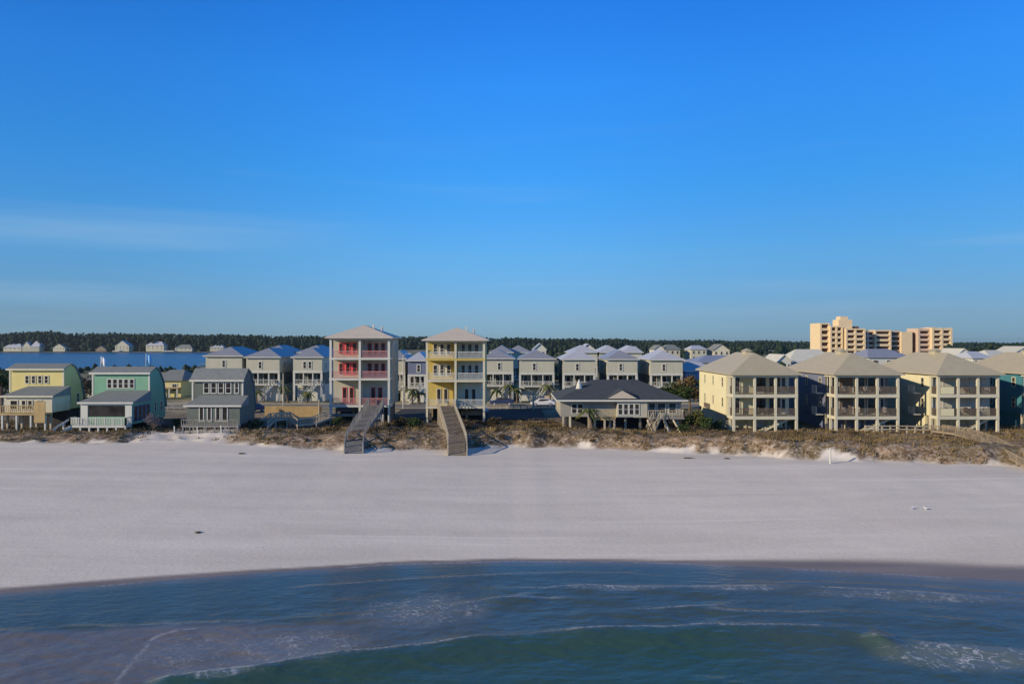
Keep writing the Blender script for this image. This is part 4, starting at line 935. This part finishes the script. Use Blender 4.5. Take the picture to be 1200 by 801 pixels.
# ------------------------------------------------------------ boardwalks
def boardwalk(label, pts, width, deck, rail, name='boardwalk', bw=0.09, railh=1.05):
    p0 = pts[0]; root = thing(name, label, 'boardwalk', (p0[0], p0[1], gz(p0[0], p0[1])))
    o = Vector(root.location); P = [Vector(p)-o for p in pts]
    m = MB(); sides = []
    for i, p in enumerate(P):
        a = P[max(0, i-1)]; b = P[min(len(P)-1, i+1)]; d = Vector((b.x-a.x, b.y-a.y, 0)).normalized(); s = Vector((-d.y, d.x, 0))*width/2; sides.append((p-s, p+s))
    for i in range(len(P)-1):
        L = (P[i+1]-P[i]).length; n = max(1, int(L/0.30))
        for k in range(n):
            t0, t1 = k/n+0.01, (k+0.90)/n
            m.slab([sides[i][0].lerp(sides[i+1][0], t0), sides[i][1].lerp(sides[i+1][1], t0), sides[i][1].lerp(sides[i+1][1], t1), sides[i][0].lerp(sides[i+1][0], t1)][::-1], 0.06)
    m.build('deck_boards', mt[deck], root)
    for s in (0, 1):
        r = MB()
        for i in range(len(P)-1):
            a, b = sides[i][s], sides[i+1][s]; up = Vector((0,0,1))
            r.bar(a+up*railh, b+up*railh, 0.12, 0.10); r.bar(a-up*0.16, b-up*0.16, 0.08, 0.2)
            nb = max(1, int((b-a).length/0.24))
            for k in range(nb): q = a.lerp(b, (k+0.5)/nb); r.bar(q, q+up*railh, 0.06)
            n = max(1, int((b-a).length/1.8))
            for k in range(n+(1 if i == len(P)-2 else 0)):
                q = a.lerp(b, k/n); gx, gy = q.x+o.x, q.y+o.y; r.bar(Vector((q.x, q.y, gz(gx, gy)-o.z-0.4)), q+up*(railh+0.03), 0.13)
        r.build('railing', mt[rail], root)
    return root
zt = ZL+3.3
boardwalk('grey boardwalk ramping down to the sand from the red trimmed tall house', [(WX(441,106.5), 106.5, WZ(474,107)), (WX(433,101), 101, 4.7), (WX(424.5,96), 96, 3.9), (WX(416,89), 89, 2.9), (WX(414.5,85.2), 85.2, gz(WX(414.5,85.2),85.2)+0.15)], 2.1, 'greytimber', 'greytimber')
boardwalk('brown boardwalk with pale handrails ramping down from the mustard tall house', [(WX(522,106.5), 106.5, WZ(475,107)), (WX(528,98), 98, 4.4), (WX(533.5,91.5), 91.5, 3.35), (WX(536,88), 88, 2.8), (WX(536,84.6), 84.6, gz(WX(536,84.6),84.6)+0.12)], 2.2, 'timber', 'paletimber')
boardwalk('low winding dune crossover left of the red trimmed tall house', [(WX(x,D_), D_, ZL+z) for x, D_, z in ((309,99,0.5),(320,101,1.3),(338,102,1.35),(350,101,0.6),(368,102,0.7),(384,104,1.2))], 1.3, 'greytimber', 'paletimber', railh=0.7)
boardwalk('weathered dune walkway slanting off to the lower right in front of the third condo', [(WX(1098,95), 95, 3.6), (WX(1128,91), 91, 3.65), (WX(1160,85), 85, 3.3), (WX(1190,79), 79, 2.7), (WX(1228,73), 73, 2.0)], 1.7, 'timber', 'timber', railh=0.6)
# plain fences
def fence(label, a, b, h, mat, n, base=None, name='fence', solid=False):
    root = thing(name, label, 'fence', (a[0], a[1], gz(*a))); dx, dy = b[0]-a[0], b[1]-a[1]
    for k in range(n+1):
        x, y = dx*k/n, dy*k/n; z = gz(a[0]+x, a[1]+y)-root.location.z
        MB().box(x-0.08, x+0.08, y-0.08, y+0.08, z-0.4, z+h).build('post', mt[mat], root)
    m = MB()
    for k in range(n):
        p = [(dx*q/n, dy*q/n) for q in (k, k+1)]; z = [gz(a[0]+x, a[1]+y)-root.location.z for x, y in p]
        for f in (0.92, 0.5):
            m.bar((p[0][0], p[0][1]-0.1, z[0]+h*f), (p[1][0], p[1][1]-0.1, z[1]+h*f), 0.05, 0.13)
        if solid:
            nb = 14
            for q in range(nb):
                t = (q+0.5)/nb; x = p[0][0]+(p[1][0]-p[0][0])*t; y = p[0][1]+(p[1][1]-p[0][1])*t-0.14; zz = z[0]+(z[1]-z[0])*t
                wv = abs(dx)/n/nb*0.46; m.box(x-wv, x+wv, y-0.02, y+0.02, zz+0.05, zz+h+random.uniform(-0.04, 0.02))
    m.build('boards' if solid else 'rail', mt[mat], root); return root
fence('pale post and rail fence between the second and third condos', (WX(1014,95.5),95.5), (WX(1092,95.5),95.5), 1.0, 'paletimber', 8)
fence('golden board fence left of the red trimmed tall house', (WX(311,116),116), (WX(376,116),116), 1.75, 'tantimber', 7, solid=True)
fence('low rail fence in front of the row houses right of the mustard tall house', (WX(570,129),129), (WX(650,129),129), 0.8, 'paletimber', 10)
fence('weathered fence under the trees behind the mint cottage', (WX(176,128),128), (WX(232,128),128), 0.9, 'greytimber', 8)

# ------------------------------------------------------------ poles
def pole(px, D, pytop, label, mat='paletimber', r=0.11, arm=False, lamp=False):
    x = WX(px, D); z0 = gz(x, D); zt = WZ(pytop, D)-z0; o = thing('utility_pole' if not lamp else 'street_lamp', label, 'pole' if not lamp else 'lamp post', (x, D, z0))
    MB().tube([(0,0,-0.3),(0,0,zt)], [r, r*0.75], 10).build('shaft', mt[mat], o)
    if arm: MB().bar((-0.8,0,zt-0.5),(0.8,0,zt-0.5), 0.1).build('cross_arm', mt[mat], o)
    if lamp:
        MB().tube([(0,0,zt-0.1),(0.4,0,zt+0.25),(1.0,0,zt+0.3)], [0.05,0.045,0.04], 6).build('arm', mt[mat], o); MB().box(0.9,1.4,-0.13,0.13,zt+0.2,zt+0.36).build('lamp_head', mt[mat], o)
pole(332, 128, 437, 'bare timber pole in the gap between two row houses left of the red house', r=0.13, arm=False)
pole(472.5, 129, 416, 'pale street lamp between the two tall houses', 'white', 0.10, lamp=True)
pole(625, 127, 464, 'short thick post on the verge before the midway row house', r=0.2)
pole(374, 112, 468, 'short pale post at the right end of the golden board fence', r=0.14)
x = WX(973, 79.0); z = gz(x, 79.0)
mk = thing('marker_post', 'white marker post standing alone on the sand before the second condo', 'post', (x, 79.0, z))
MB().tube([(0,0,-0.4),(0,0,WZ(525.5,79.0)-z)], [0.09,0.085], 10).build('shaft', mt['white'], mk)
MB().tube([(0,0,WZ(525.5,79.0)-z),(0,0,WZ(525.5,79.0)-z+0.1)], [0.105,0.07], 10).build('cap', mt['white'], mk)

# ------------------------------------------------------------ furniture
def bench(loc, label):
    o = thing('bench', label, 'bench', loc)
    m = MB()
    for k in range(3): m.box(-0.8, 0.8, -0.5+k*0.17, -0.36+k*0.17, 0.45, 0.5)
    m.build('seat', mt['fabric'], o); m = MB()
    for k in range(4): m.box(-0.8, 0.8, 0.0, 0.05, 0.55+k*0.13, 0.65+k*0.13)
    m.build('backrest', mt['fabric'], o)
    for sx in (-0.75, 0.7):
        for y in (-0.48, 0.0): MB().box(sx, sx+0.06, y, y+0.06, 0, 1.05 if y == 0 else 0.449).build('leg', mt['fabric'], o)
bench((WX(443,108.5), 108.5, ZL+0.12), 'white slatted bench in the dark undercroft of the red trimmed house')
def chair(loc, rz, label, cloth):
    o = thing('patio_chair', label, 'chair', loc, 'patio chairs on the condo balconies', rz)
    MB().box(-0.27,0.27,-0.28,0.24,0.38,0.46).build('seat', mt[cloth], o)
    MB().add([(-0.27,0.24,0.46),(0.27,0.24,0.46),(0.27,0.30,0.46),(-0.27,0.30,0.46),(-0.25,0.36,1.02),(0.25,0.36,1.02),(0.25,0.42,1.02),(-0.25,0.42,1.02)], [(0,3,2,1),(4,5,6,7),(0,1,5,4),(1,2,6,5),(2,3,7,6),(3,0,4,7)]).build('backrest', mt[cloth], o)
    for sx in (-0.25, 0.20):
        for y in (-0.26, 0.2): MB().box(sx, sx+0.05, y, y+0.05, 0, 0.379).build('leg', mt['metal'], o)
    for sx in (-0.31, 0.26): MB().box(sx, sx+0.05, -0.28, 0.28, 0.62, 0.66).build('armrest', mt['metal'], o)
words = {0: 'left', 1: 'middle', 2: 'right'}
for cc, nm, cloth in ((c1, 'pale yellow condo', 'cushion'), (c2, 'shade blue condo', 'curtain'), (c3, 'curtained third condo', 'cushion')):
    W = 8.2
    for lv_, z in (('lower', 2.05), ('upper', 4.95)):
        for k in range(3):
            for j, dx in enumerate((-0.55, 0.6)):
                if (k+j+(lv_ == 'lower')+(cc is c2)) % 3 == 1: continue
                x = -W/2+(k+0.5)*W/3+dx
                chair((cc.location.x+x, 97+1.3+0.3*((k+j) % 2), ZL+z), random.uniform(-0.6, 0.6),
                      f'{"dark" if cloth == "cushion" else "pale"} patio chair, {("left", "right")[j]} side of {words[k]} bay, {lv_} balcony of {nm}', cloth)
# parked cars in the drives
def car(x, y, rz, body, label):
    z = ZL+0.13 if 131 < y < 139 else gz(x, y); o = thing('parked_car', label, 'car', (x, y, z), 'cars parked behind the beach houses', rz)
    prof = [(-2.2,.35),(-2.25,.75),(-1.3,.95),(-0.6,1.42),(0.9,1.45),(1.75,1.0),(2.2,.92),(2.25,.4)]
    m = MB(); n = len(prof)
    def yw(zv): return 0.88 if zv < 1.1 else 0.68
    vs = [(a, -yw(b_), b_) for a, b_ in prof]+[(a, yw(b_), b_) for a, b_ in prof]
    m.add(vs, [tuple(range(n)), tuple(range(n, 2*n))[::-1]]+[(i, i+n, (i+1)%n+n, (i+1)%n) for i in range(n)]); bd = m.build('body', body, o)
    md = bd.modifiers.new('b', 'BEVEL'); md.width = 0.07; md.segments = 2
    for s in (-1, 1):
        MB().add([(-1.0, s*0.885, 0.98), (-0.5, s*0.72, 1.36), (0.85, s*0.72, 1.38), (1.45, s*0.885, 1.0)], [(0,1,2,3)]).build('side_window', mt['glass'], o)
    for a in (-1.35, 1.4):
        for s in (-1, 1):
            wv = MB().tube([(a, s*0.72, 0.33),(a, s*0.92, 0.33)], [0.33,0.33], 16).build('wheel', mt['metal'], o); MB().tube([(a, s*0.921, 0.33),(a, s*0.935, 0.33)], [0.18,0.17], 12).build('rim', mt['greyroof'], wv)
    for s in (-1, 1):
        MB().box(-2.3,-2.2, s*0.6-0.14, s*0.6+0.14, 0.62,0.74).build('headlight', mt['white'], o); MB().box(2.2,2.29, s*0.6-0.14, s*0.6+0.14, 0.7,0.84).build('tail_light', mt['red'], o)
paint = {k: M(k+' car paint', c, 0.3, 0.03, None, 0.6) for k, c in (('silver', (0.5,0.52,0.55)), ('white', (0.7,0.7,0.7)), ('navy', (0.03,0.05,0.12)), ('maroon', (0.2,0.03,0.03)))}
car(WX(556,121), 121, 0.15, paint['silver'], 'silver car parked in shade behind the mustard tall house')
car(WX(636,134), 134, 0.0, paint['white'], 'white car on the road before the midway row house')
car(WX(588,136), 136, 0.0, paint['navy'], 'navy car on the road right of the mustard tall house')
car(WX(296,124), 124, 1.2, paint['navy'], 'dark car parked right of the dark sage cottage')

# ------------------------------------------------------------ plants
def leaf_cloud(m, c, r, n, sz, rs, squash=0.8):
    for _ in range(n):
        d = rs.normal(size=3); d /= np.linalg.norm(d)+1e-6; k = rs.random()**0.45
        p = np.array(c)+d*np.array((r, r, r*squash))*k
        u = rs.normal(size=3); u /= np.linalg.norm(u); v = np.cross(u, rs.normal(size=3)); v /= np.linalg.norm(v)+1e-6
        s = sz*(0.6+0.8*rs.random()); m.add([p-u*s, p-v*s*0.6, p+u*s, p+v*s*0.6], [(0,1,2,3)])
seedc = [0]
def tree(x, y, hgt, cr, label, leaf='leaf', name='tree', group=None, n=900, z=None, lobes=9, sz=0.22):
    seedc[0] += 1; rs = np.random.default_rng(100+seedc[0]); z = gz(x, y) if z is None else z
    o = thing(name, label, 'tree', (x, y, z), group)
    t = MB(); top = hgt*0.72; bend = rs.normal()*0.25
    t.tube([(0,0,-0.3),(bend*0.4,0,hgt*0.3),(bend,0.1,top)], [0.035*hgt, 0.026*hgt, 0.012*hgt], 7)
    cs = []
    for k in range(lobes):
        a = k*2.4+rs.random(); rr = cr*(0.35+0.5*rs.random()); zz = hgt*(0.42+0.5*rs.random()); c = (math.cos(a)*rr, math.sin(a)*rr, zz); cs.append(c)
        t.tube([(bend*0.5,0,hgt*0.28+0.1*rs.random()*hgt), (c[0]*0.6, c[1]*0.6, zz*0.85), c], [0.014*hgt, 0.009*hgt, 0.004*hgt], 5)
    t.build('trunk', mt['bark'], o)
    m = MB()
    for c in cs: leaf_cloud(m, c, cr*(0.32+0.28*rs.random()), n//lobes, sz*(0.8+0.4*rs.random()), rs)
    leaf_cloud(m, (bend, 0, hgt*0.82), cr*0.5, n//6, sz, rs)
    m.build('crown', mt[leaf], o); return o
def shrub(x, y, hgt, cr, label, leaf='leaf2', name='shrub', group=None, n=420, sz=0.13):
    seedc[0] += 1; rs = np.random.default_rng(100+seedc[0]); z = gz(x, y)
    o = thing(name, label, 'shrub', (x, y, z), group); st = MB(); m = MB()
    for k in range(7):
        a = k*2.4+rs.random(); c = (math.cos(a)*cr*0.55*rs.random()**.5, math.sin(a)*cr*0.55, hgt*(0.35+0.4*rs.random()))
        st.tube([(0,0,-0.15), (c[0]*0.5, c[1]*0.5, c[2]*0.6), c], [0.05,0.035,0.015], 5); leaf_cloud(m, c, min(cr*0.5, hgt*0.42), n//7, sz, rs)
    st.build('stems', mt['bark'], o); m.build('leaves', mt[leaf], o); return o
def palm(x, y, hgt, label, group='small palms between the houses'):
    seedc[0] += 1; rs = np.random.default_rng(100+seedc[0]); z = gz(x, y); o = thing('palm_tree', label, 'palm tree', (x, y, z), group)
    bd = rs.normal()*0.3
    MB().tube([(0,0,-0.2),(bd*0.5,0,hgt*0.5),(bd,0,hgt)], [0.19,0.15,0.13], 8).build('trunk', mt['bark'], o); m = MB()
    for k in range(16):
        a = k*2.4+rs.random()*0.4; L = 1.5+0.5*rs.random(); up = 0.9*rs.random(); prev = None
        for i in range(7):
            u = i/6; r_ = L*u; zz = hgt+up*u-1.5*u*u*(1.1-up*0.4); w_ = 0.26*math.sin(math.pi*min(0.95, u*0.9+0.1))
            c = np.array((bd+math.cos(a)*r_, math.sin(a)*r_, zz)); s = np.array((-math.sin(a), math.cos(a), -0.5))*w_; s2 = np.array((math.sin(a), -math.cos(a), -0.5))*w_
            if prev is not None: m.add([prev[0], c, c+s, prev[1]], [(0,1,2,3)]); m.add([prev[0], prev[2], c+s2, c], [(0,1,2,3)])
            prev = (c, c+s, c+s2)
    m.build('fronds', mt['palm'], o); return o
# trees between the bungalow and the condos
for px, D_, h_, r_, lf, lab in [
    (797, 118, 5.2, 2.2, 'leaf', 'dark tree behind the right end of the bungalow roof'),
    (808, 124, 6.0, 2.4, 'leaf3', 'brownish tree in the gap left of the pale yellow condo'),
    (820, 130, 5.6, 2.2, 'leaf', 'dark tree below the blue walled house'),
    (786, 128, 5.0, 2.4, 'leaf', 'dark tree under the last row house'),
    (2, 122, 7.2, 2.6, 'leaf', 'dark tree cut by the left edge behind the yellow cottage'),
    (-14, 128, 6.5, 2.6, 'leaf3', 'brownish tree off the left end of the yellow cottage'),
    (98, 138, 5.0, 2.6, 'leaf3', 'scrubby tree before the shed between yellow and mint cottages'),
    (86, 118, 4.6, 1.8, 'leaf', 'dark small tree hugging the right side of the yellow cottage')]:
    tree(WX(px,D_), D_, h_, r_, lab, lf, 'broadleaf_tree', 'trees between the beach houses')
shrub(WX(814,97), 98, 3.0, 1.5, 'large olive bush at the right end of the bungalow', 'leaf2', n=900, sz=0.16)
shrub(WX(831,95), 96.5, 2.2, 1.2, 'dark bush against the sunlit wall of the pale yellow condo', 'leaf', n=700)
shrub(WX(840,98.5), 98.5, 1.6, 0.9, 'small dark bush at the foot of the pale yellow condo side wall', 'leaf', n=400)
shrub(WX(802,95), 96, 1.3, 0.9, 'low dark bush under the bungalow corner deck', 'leaf', n=350)
shrub(WX(182,95.5), 95.0, 2.6, 1.35, 'rounded purple grey bare bush in the gap between mint and sage cottages', 'scrub', n=1500, sz=0.07)
shrub(WX(191,98), 99.0, 1.6, 1.2, 'low grey scrub behind the rounded bare bush', 'scrub', n=700, sz=0.07)
shrub(WX(203,101), 102.0, 1.3, 1.3, 'dark low scrub by the sage cottage left wall', 'leaf', n=400)
for i, (px, D_, h_, lab) in enumerate([
    (462, 139, 2.6, 'small palm at the right corner of the red trimmed house, near the road'), (483, 138, 3.0, 'palm just right of the street lamp'), (492, 139, 2.2, 'low palm touching the mustard house left side'),
    (583, 140, 2.6, 'palm before the row house beside the mustard house'), (598, 141, 3.6, 'tall palm before the gap right of the mustard house neighbour'), (606, 140, 3.0, 'palm at the left corner of the midway row house'),
    (646, 140, 3.6, 'palm at the right corner of the midway row house'), (655, 138, 2.4, 'low palm near the bungalow left eave'), (301, 141, 2.4, 'palm before the lavender roofed row house'),
    (338, 141, 3.2, 'palm right of the bare timber pole'), (360, 141, 2.2, 'low palm before the narrow two window row house'), (709, 112, 3.4, 'palm tip behind the bungalow roof middle')]):
    if px != 709: palm(WX(px,D_), D_, h_, lab)
palm(WX(694,95.5), 95.3, 2.5, 'palm rising in front of the bungalow left windows', 'small palms between the houses')
for i, (px, D_, lab) in enumerate([(318, 118, 'dark shrub behind the left end of the golden fence'), (395, 103, 'scrub before the red trimmed house left post'), (470, 104, 'scrub in the shade between the tall houses'),
                                   (486, 102, 'low scrub just left of the mustard house'), (578, 103, 'scrub in the shade right of the mustard house'), (300, 99, 'dark scrub right of the sage cottage')]):
    shrub(WX(px,D_), D_, 1.4, 1.3, lab, 'leaf' if i % 2 else 'leaf3', n=380)

# dune grass: nobody could count the tufts
def dune_grass():
    rs = np.random.default_rng(5); m_v = []; n = 30000
    x = rs.uniform(-80, 80, n); y = rs.uniform(76, 112, n)
    cv = cover(x, y); e = y-foot(x); dens = cv[:,1]*(0.10+0.90*(fbm(x*0.3, y*0.55, 77, 4) > 0.50))
    keep = (rs.random(n) < dens) & (e > 0.5)
    for a, b, c, d in [(c1.location.x-4.5, c1.location.x+4.5, 96.8, 115), (c2.location.x-4.5, c2.location.x+4.5, 96.8, 115), (c3.location.x-4.5, c3.location.x+4.5, 96.8, 115)]:
        keep &= ~((x > a) & (x < b) & (y > c) & (y < d))
    for o_ in bpy.data.objects:
        if o_.name.startswith('boardwalk'):
            for ch in o_.children:
                if ch.name.startswith('deck_boards'):
                    P = np.array([tuple(v.co) for v in ch.data.vertices])[::24, :2]+np.array(o_.location)[:2]
                    for q in P: keep &= ((x-q[0])**2+(y-q[1])**2) > (1.75 if 'crossover' not in o_['label'] else 1.0)**2
    x, y = x[keep], y[keep]; z = ground(x, y)
    K = 9; N = len(x)
    bx = np.repeat(x, K)+rs.normal(0, 0.16, N*K); by = np.repeat(y, K)+rs.normal(0, 0.16, N*K); bz = np.repeat(z, K)-0.05
    hh = (0.14+0.32*rs.random(N*K))*np.repeat(0.6+0.7*rs.random(N), K); a = rs.uniform(0, 2*math.pi, N*K); lx = rs.normal(0.08, 0.14, N*K)*1.2; ly = rs.normal(0.03, 0.12, N*K)
    wd = 0.035+0.03*rs.random(N*K); cx, sy = np.cos(a)*wd, np.sin(a)*wd
    v = np.stack([np.stack([bx-cx, by-sy, bz], 1), np.stack([bx+cx, by+sy, bz], 1), np.stack([bx+lx, by+ly, bz+hh], 1)], 1).reshape(-1, 3)
    m = bpy.data.meshes.new('dune_grass'); f = np.arange(len(v)).reshape(-1, 3)
    m.from_pydata(v.tolist(), [], f.tolist()); m.update(); m.materials.append(leafmat('dry dune grass', (0.085, 0.062, 0.032), (0.29, 0.215, 0.105), 0.13))
    o = bpy.data.objects.new('dune_grass', m); C.objects.link(o); tag(o, 'dry golden brown grass and scrub covering the low dunes', 'dune grass', kind='stuff')
dune_grass()

# the far wood: reads as one dark mass
def woodland(name, spots, label, mat):
    rs = np.random.default_rng(9); bm = bpy.data.meshes.new('ico')
    import bmesh
    b = bmesh.new(); bmesh.ops.create_icosphere(b, subdivisions=1, radius=1); b.to_mesh(bm); b.free()
    bv = np.array([v.co for v in bm.vertices]); bf = np.array([p.vertices for p in bm.polygons]); V = []; Fc = []; off = 0
    cl = []
    for (x, y, z, r_, h_) in spots:
        k = 3+int(h_/7)
        for q in range(k):
            u = (q+rs.random()*0.9)/k; rr = r_*(0.95-0.45*u)*(0.8+0.4*rs.random())
            cl.append((x+rs.normal()*r_*0.45, y+rs.normal()*r_*0.45, z+h_*(0.12+0.88*u)-rr*0.8, rr, rr*(0.9+0.5*rs.random())))
    for (x, y, z, r_, rz_) in cl:
        s = bv*(1+0.17*np.clip(rs.normal(size=(len(bv), 1)), -1.8, 1.8)*1.25); s = s*np.array((r_, r_, rz_))+np.array((x, y, z)); V.append(s); Fc.append(bf+off); off += len(bv)
    V = np.concatenate(V); Fc = np.concatenate(Fc); m = bpy.data.meshes.new(name); m.vertices.add(len(V)); m.vertices.foreach_set('co', V.ravel())
    m.loops.add(Fc.size); m.loops.foreach_set('vertex_index', Fc.ravel()); m.polygons.add(len(Fc)); m.polygons.foreach_set('loop_start', np.arange(0, Fc.size, 3)); m.polygons.foreach_set('loop_total', np.full(len(Fc), 3)); m.update(calc_edges=True)
    m.materials.append(mat); o = bpy.data.objects.new(name, m); C.objects.link(o); tag(o, label, 'woodland', kind='stuff')
rs = np.random.default_rng(3); sp = []
tp = np.array([(-400,387),(0,386.5),(60,386),(120,387.5),(240,389.5),(330,390.5),(450,392),(600,394),(760,396),(900,397.5),(1120,400),(1200,400.5),(1600,400)], float)
for D_ in (1100, 1125, 1155, 1200, 1260, 1340):
    for px in np.arange(-420, 1620, 1.9):
        d = D_+rs.uniform(-14, 14); x = WX(px+rs.uniform(-3, 3), d); top = WZ(np.interp(px, tp[:,0], tp[:,1]), 1100)
        h_ = max(6, (top-1.5)*(0.88+0.16*(float(vnoise(np.array([px*0.05]), np.array([0.5]), 91)[0])-0.5)+0.09*rs.random()**1.5)+(D_-1100)*0.006*rs.random()); sp.append((x, d, 1.2, rs.uniform(2.0, 4.2), h_))
woodland('far_woods', sp, 'dark belt of pine woods along the horizon beyond the lagoon and houses', mt['wood'])
sp = []
for k in range(620):
    D_ = rs.uniform(300, 1000); px = rs.uniform(560, 1400)
    if D_ < 420 and px < 1110: continue
    x = WX(px, D_); zt = WZ(np.interp(px, (560, 760, 950, 1120, 1400), (403, 401.5, 402, 403.5, 402)), D_)
    if px > 1150 and px < 1195: zt += 3
    sp.append((x, D_, ZL-0.5, rs.uniform(2, 4.2), max(5, min(18, (zt-ZL)*(0.75+0.3*rs.random())))))
for k in range(240):
    D_ = rs.uniform(205, 290); px = rs.uniform(560, 1400); sp.append((WX(px, D_), D_, ZL-0.5, rs.uniform(2, 3.5), rs.uniform(3.5, 7)))
for k in range(70):
    D_ = rs.uniform(270, 312); px = rs.uniform(-60, 235); sp.append((WX(px, D_), D_, ZL-1.0, rs.uniform(1.5, 3), rs.uniform(2, 4)))
woodland('mid_woods', sp, 'scattered dark trees filling the ground between the distant houses', mt['wood'])

# ------------------------------------------------------------ gulls resting on the sand
def gull(px, py, rz, label):
    D_ = 14.0*F/(py-400.5); x = WX(px, D_); z = gz(x, D_); o = thing('gull', label, 'bird', (x, D_, z), None, rz); o.scale = (0.75,)*3
    prof = [(-0.30,0.17,0.012,0.015),(-0.22,0.175,0.045,0.03),(-0.10,0.175,0.085,0.07),(0.02,0.18,0.095,0.088),(0.11,0.20,0.07,0.075),(0.155,0.255,0.036,0.045),(0.175,0.30,0.034,0.04),(0.20,0.325,0.042,0.042),(0.235,0.325,0.03,0.03),(0.262,0.318,0.012,0.012),(0.31,0.308,0.004,0.005)]
    m = MB(); n = 10; vs = []
    for xx, zz, w_, h_ in prof: vs += [(xx, w_*math.cos(2*math.pi*k/n), zz+h_*math.sin(2*math.pi*k/n)) for k in range(n)]
    m.add(vs, [(i*n+k, i*n+(k+1)%n, (i+1)*n+(k+1)%n, (i+1)*n+k) for i in range(len(prof)-1) for k in range(n)]+[tuple(range(n))[::-1]])
    for s in (-0.035, 0.035): m.tube([(0.0, s, 0.11),(-0.01, s, 0.05),(0.0, s, 0.0)], [0.009,0.006,0.006], 6); m.add([(0.05, s-0.02, 0.004),(0.05, s+0.02, 0.004),(-0.01, s, 0.004)], [(0,1,2)])
    m.build('body', mt['feather'], o, smooth_=True)
    for s in (-1, 1): MB().tube([(0.10, s*0.075, 0.215),(0.0, s*0.10, 0.20),(-0.15, s*0.07, 0.19),(-0.32, s*0.02, 0.185)], [0.03,0.04,0.03,0.005], 8).build('wing', mt['greyroof'], o)
gull(1069, 597, 0.4, 'left of two white gulls standing on the open beach at right'); gull(1085, 597.5, 2.6, 'right of two white gulls standing on the open beach at right')

# seaweed clumps left on the sand
for px, py, r_, lab in ((806, 541, 0.5, 'dark clump of seaweed on the sand below the yellow condo'), (852, 542, 0.3, 'small seaweed clump right of the larger dark clump'),
                        (283, 540, 0.4, 'seaweed scrap on the sand below the dark sage cottage'), (232, 612, 0.12, 'tiny dark seaweed scrap alone on the open sand at left')):
    D_ = 13.6*F/(py-400.5); x = WX(px, D_); z = gz(x, D_); o = thing('seaweed', lab, 'seaweed', (x, D_, z)); rs2 = np.random.default_rng(int(px)); m = MB()
    for k in range(60):
        q_ = r_*0.42; a = rs2.normal(size=2)*np.array((q_, q_*0.6)); b2 = a+rs2.normal(size=2)*0.08; m.bar((a[0], a[1], 0.0), (b2[0], b2[1], 0.05+0.05*rs2.random()), 0.035)
    m.build('fronds', mt['leaf3'], o)

# dark low scrub between the grass, a cover nobody could count
def scrub_cover():
    rs = np.random.default_rng(15); m = MB(); n = 0
    while n < 300:
        x, y = rs.uniform(-76, 76), rs.uniform(84, 108); e = y-float(foot(np.array([x]))[0])
        mid = -26 < x < 7
        if e < 1.2 or (not mid and rs.random() < 0.72) or (-46 < x < -35 and y < 98) or fbm(np.array([x*0.25]), np.array([y*0.4]), 88, 3)[0] < (0.42 if mid else 0.5): continue
        if y > 96 and x > 27: continue
        if any((x-a)**2+(y-b)**2 < 2.6**2 for a, b in WALKS): continue
        r_ = rs.uniform(0.35, 0.8); leaf_cloud(m, (x, y, gz(x, y)+r_*0.35), r_, 46, 0.10, rs, 0.6); n += 1
    o = m.build('dune_scrub', mt['scrubleaf']); tag(o, 'dark low scrub scattered through the dune grass', 'dune scrub', kind='stuff')
WALKS = []
for o_ in bpy.data.objects:
    if o_.name.startswith('deck_boards') and o_.parent:
        WALKS += [(v.co.x+o_.parent.location.x, v.co.y+o_.parent.location.y) for v in list(o_.data.vertices)[::32]]
mt['scrubleaf'] = leafmat('dark scrub leaves', (0.040, 0.032, 0.016), (0.105, 0.075, 0.038), 0.5)
scrub_cover()
HAZE = 0.00006
if HAZE:
    m = MB().box(-7000, 7000, -4000, 9500, -5.0, 48.0).mesh('haze'); hm = bpy.data.materials.new('pale air'); hm.use_nodes = True; ht = hm.node_tree
    for n_ in list(ht.nodes): ht.nodes.remove(n_)
    pv = ht.nodes.new('ShaderNodeVolumePrincipled'); pv.inputs['Density'].default_value = HAZE; pv.inputs['Color'].default_value = (0.78, 0.94, 0.96, 1); pv.inputs['Anisotropy'].default_value = 0.3
    oo = ht.nodes.new('ShaderNodeOutputMaterial'); ht.links.new(pv.outputs[0], oo.inputs['Volume']); m.materials.append(hm)
    o = bpy.data.objects.new('haze', m); C.objects.link(o); tag(o, 'thin pale haze in the air over beach, houses and lagoon', 'haze', kind='stuff')
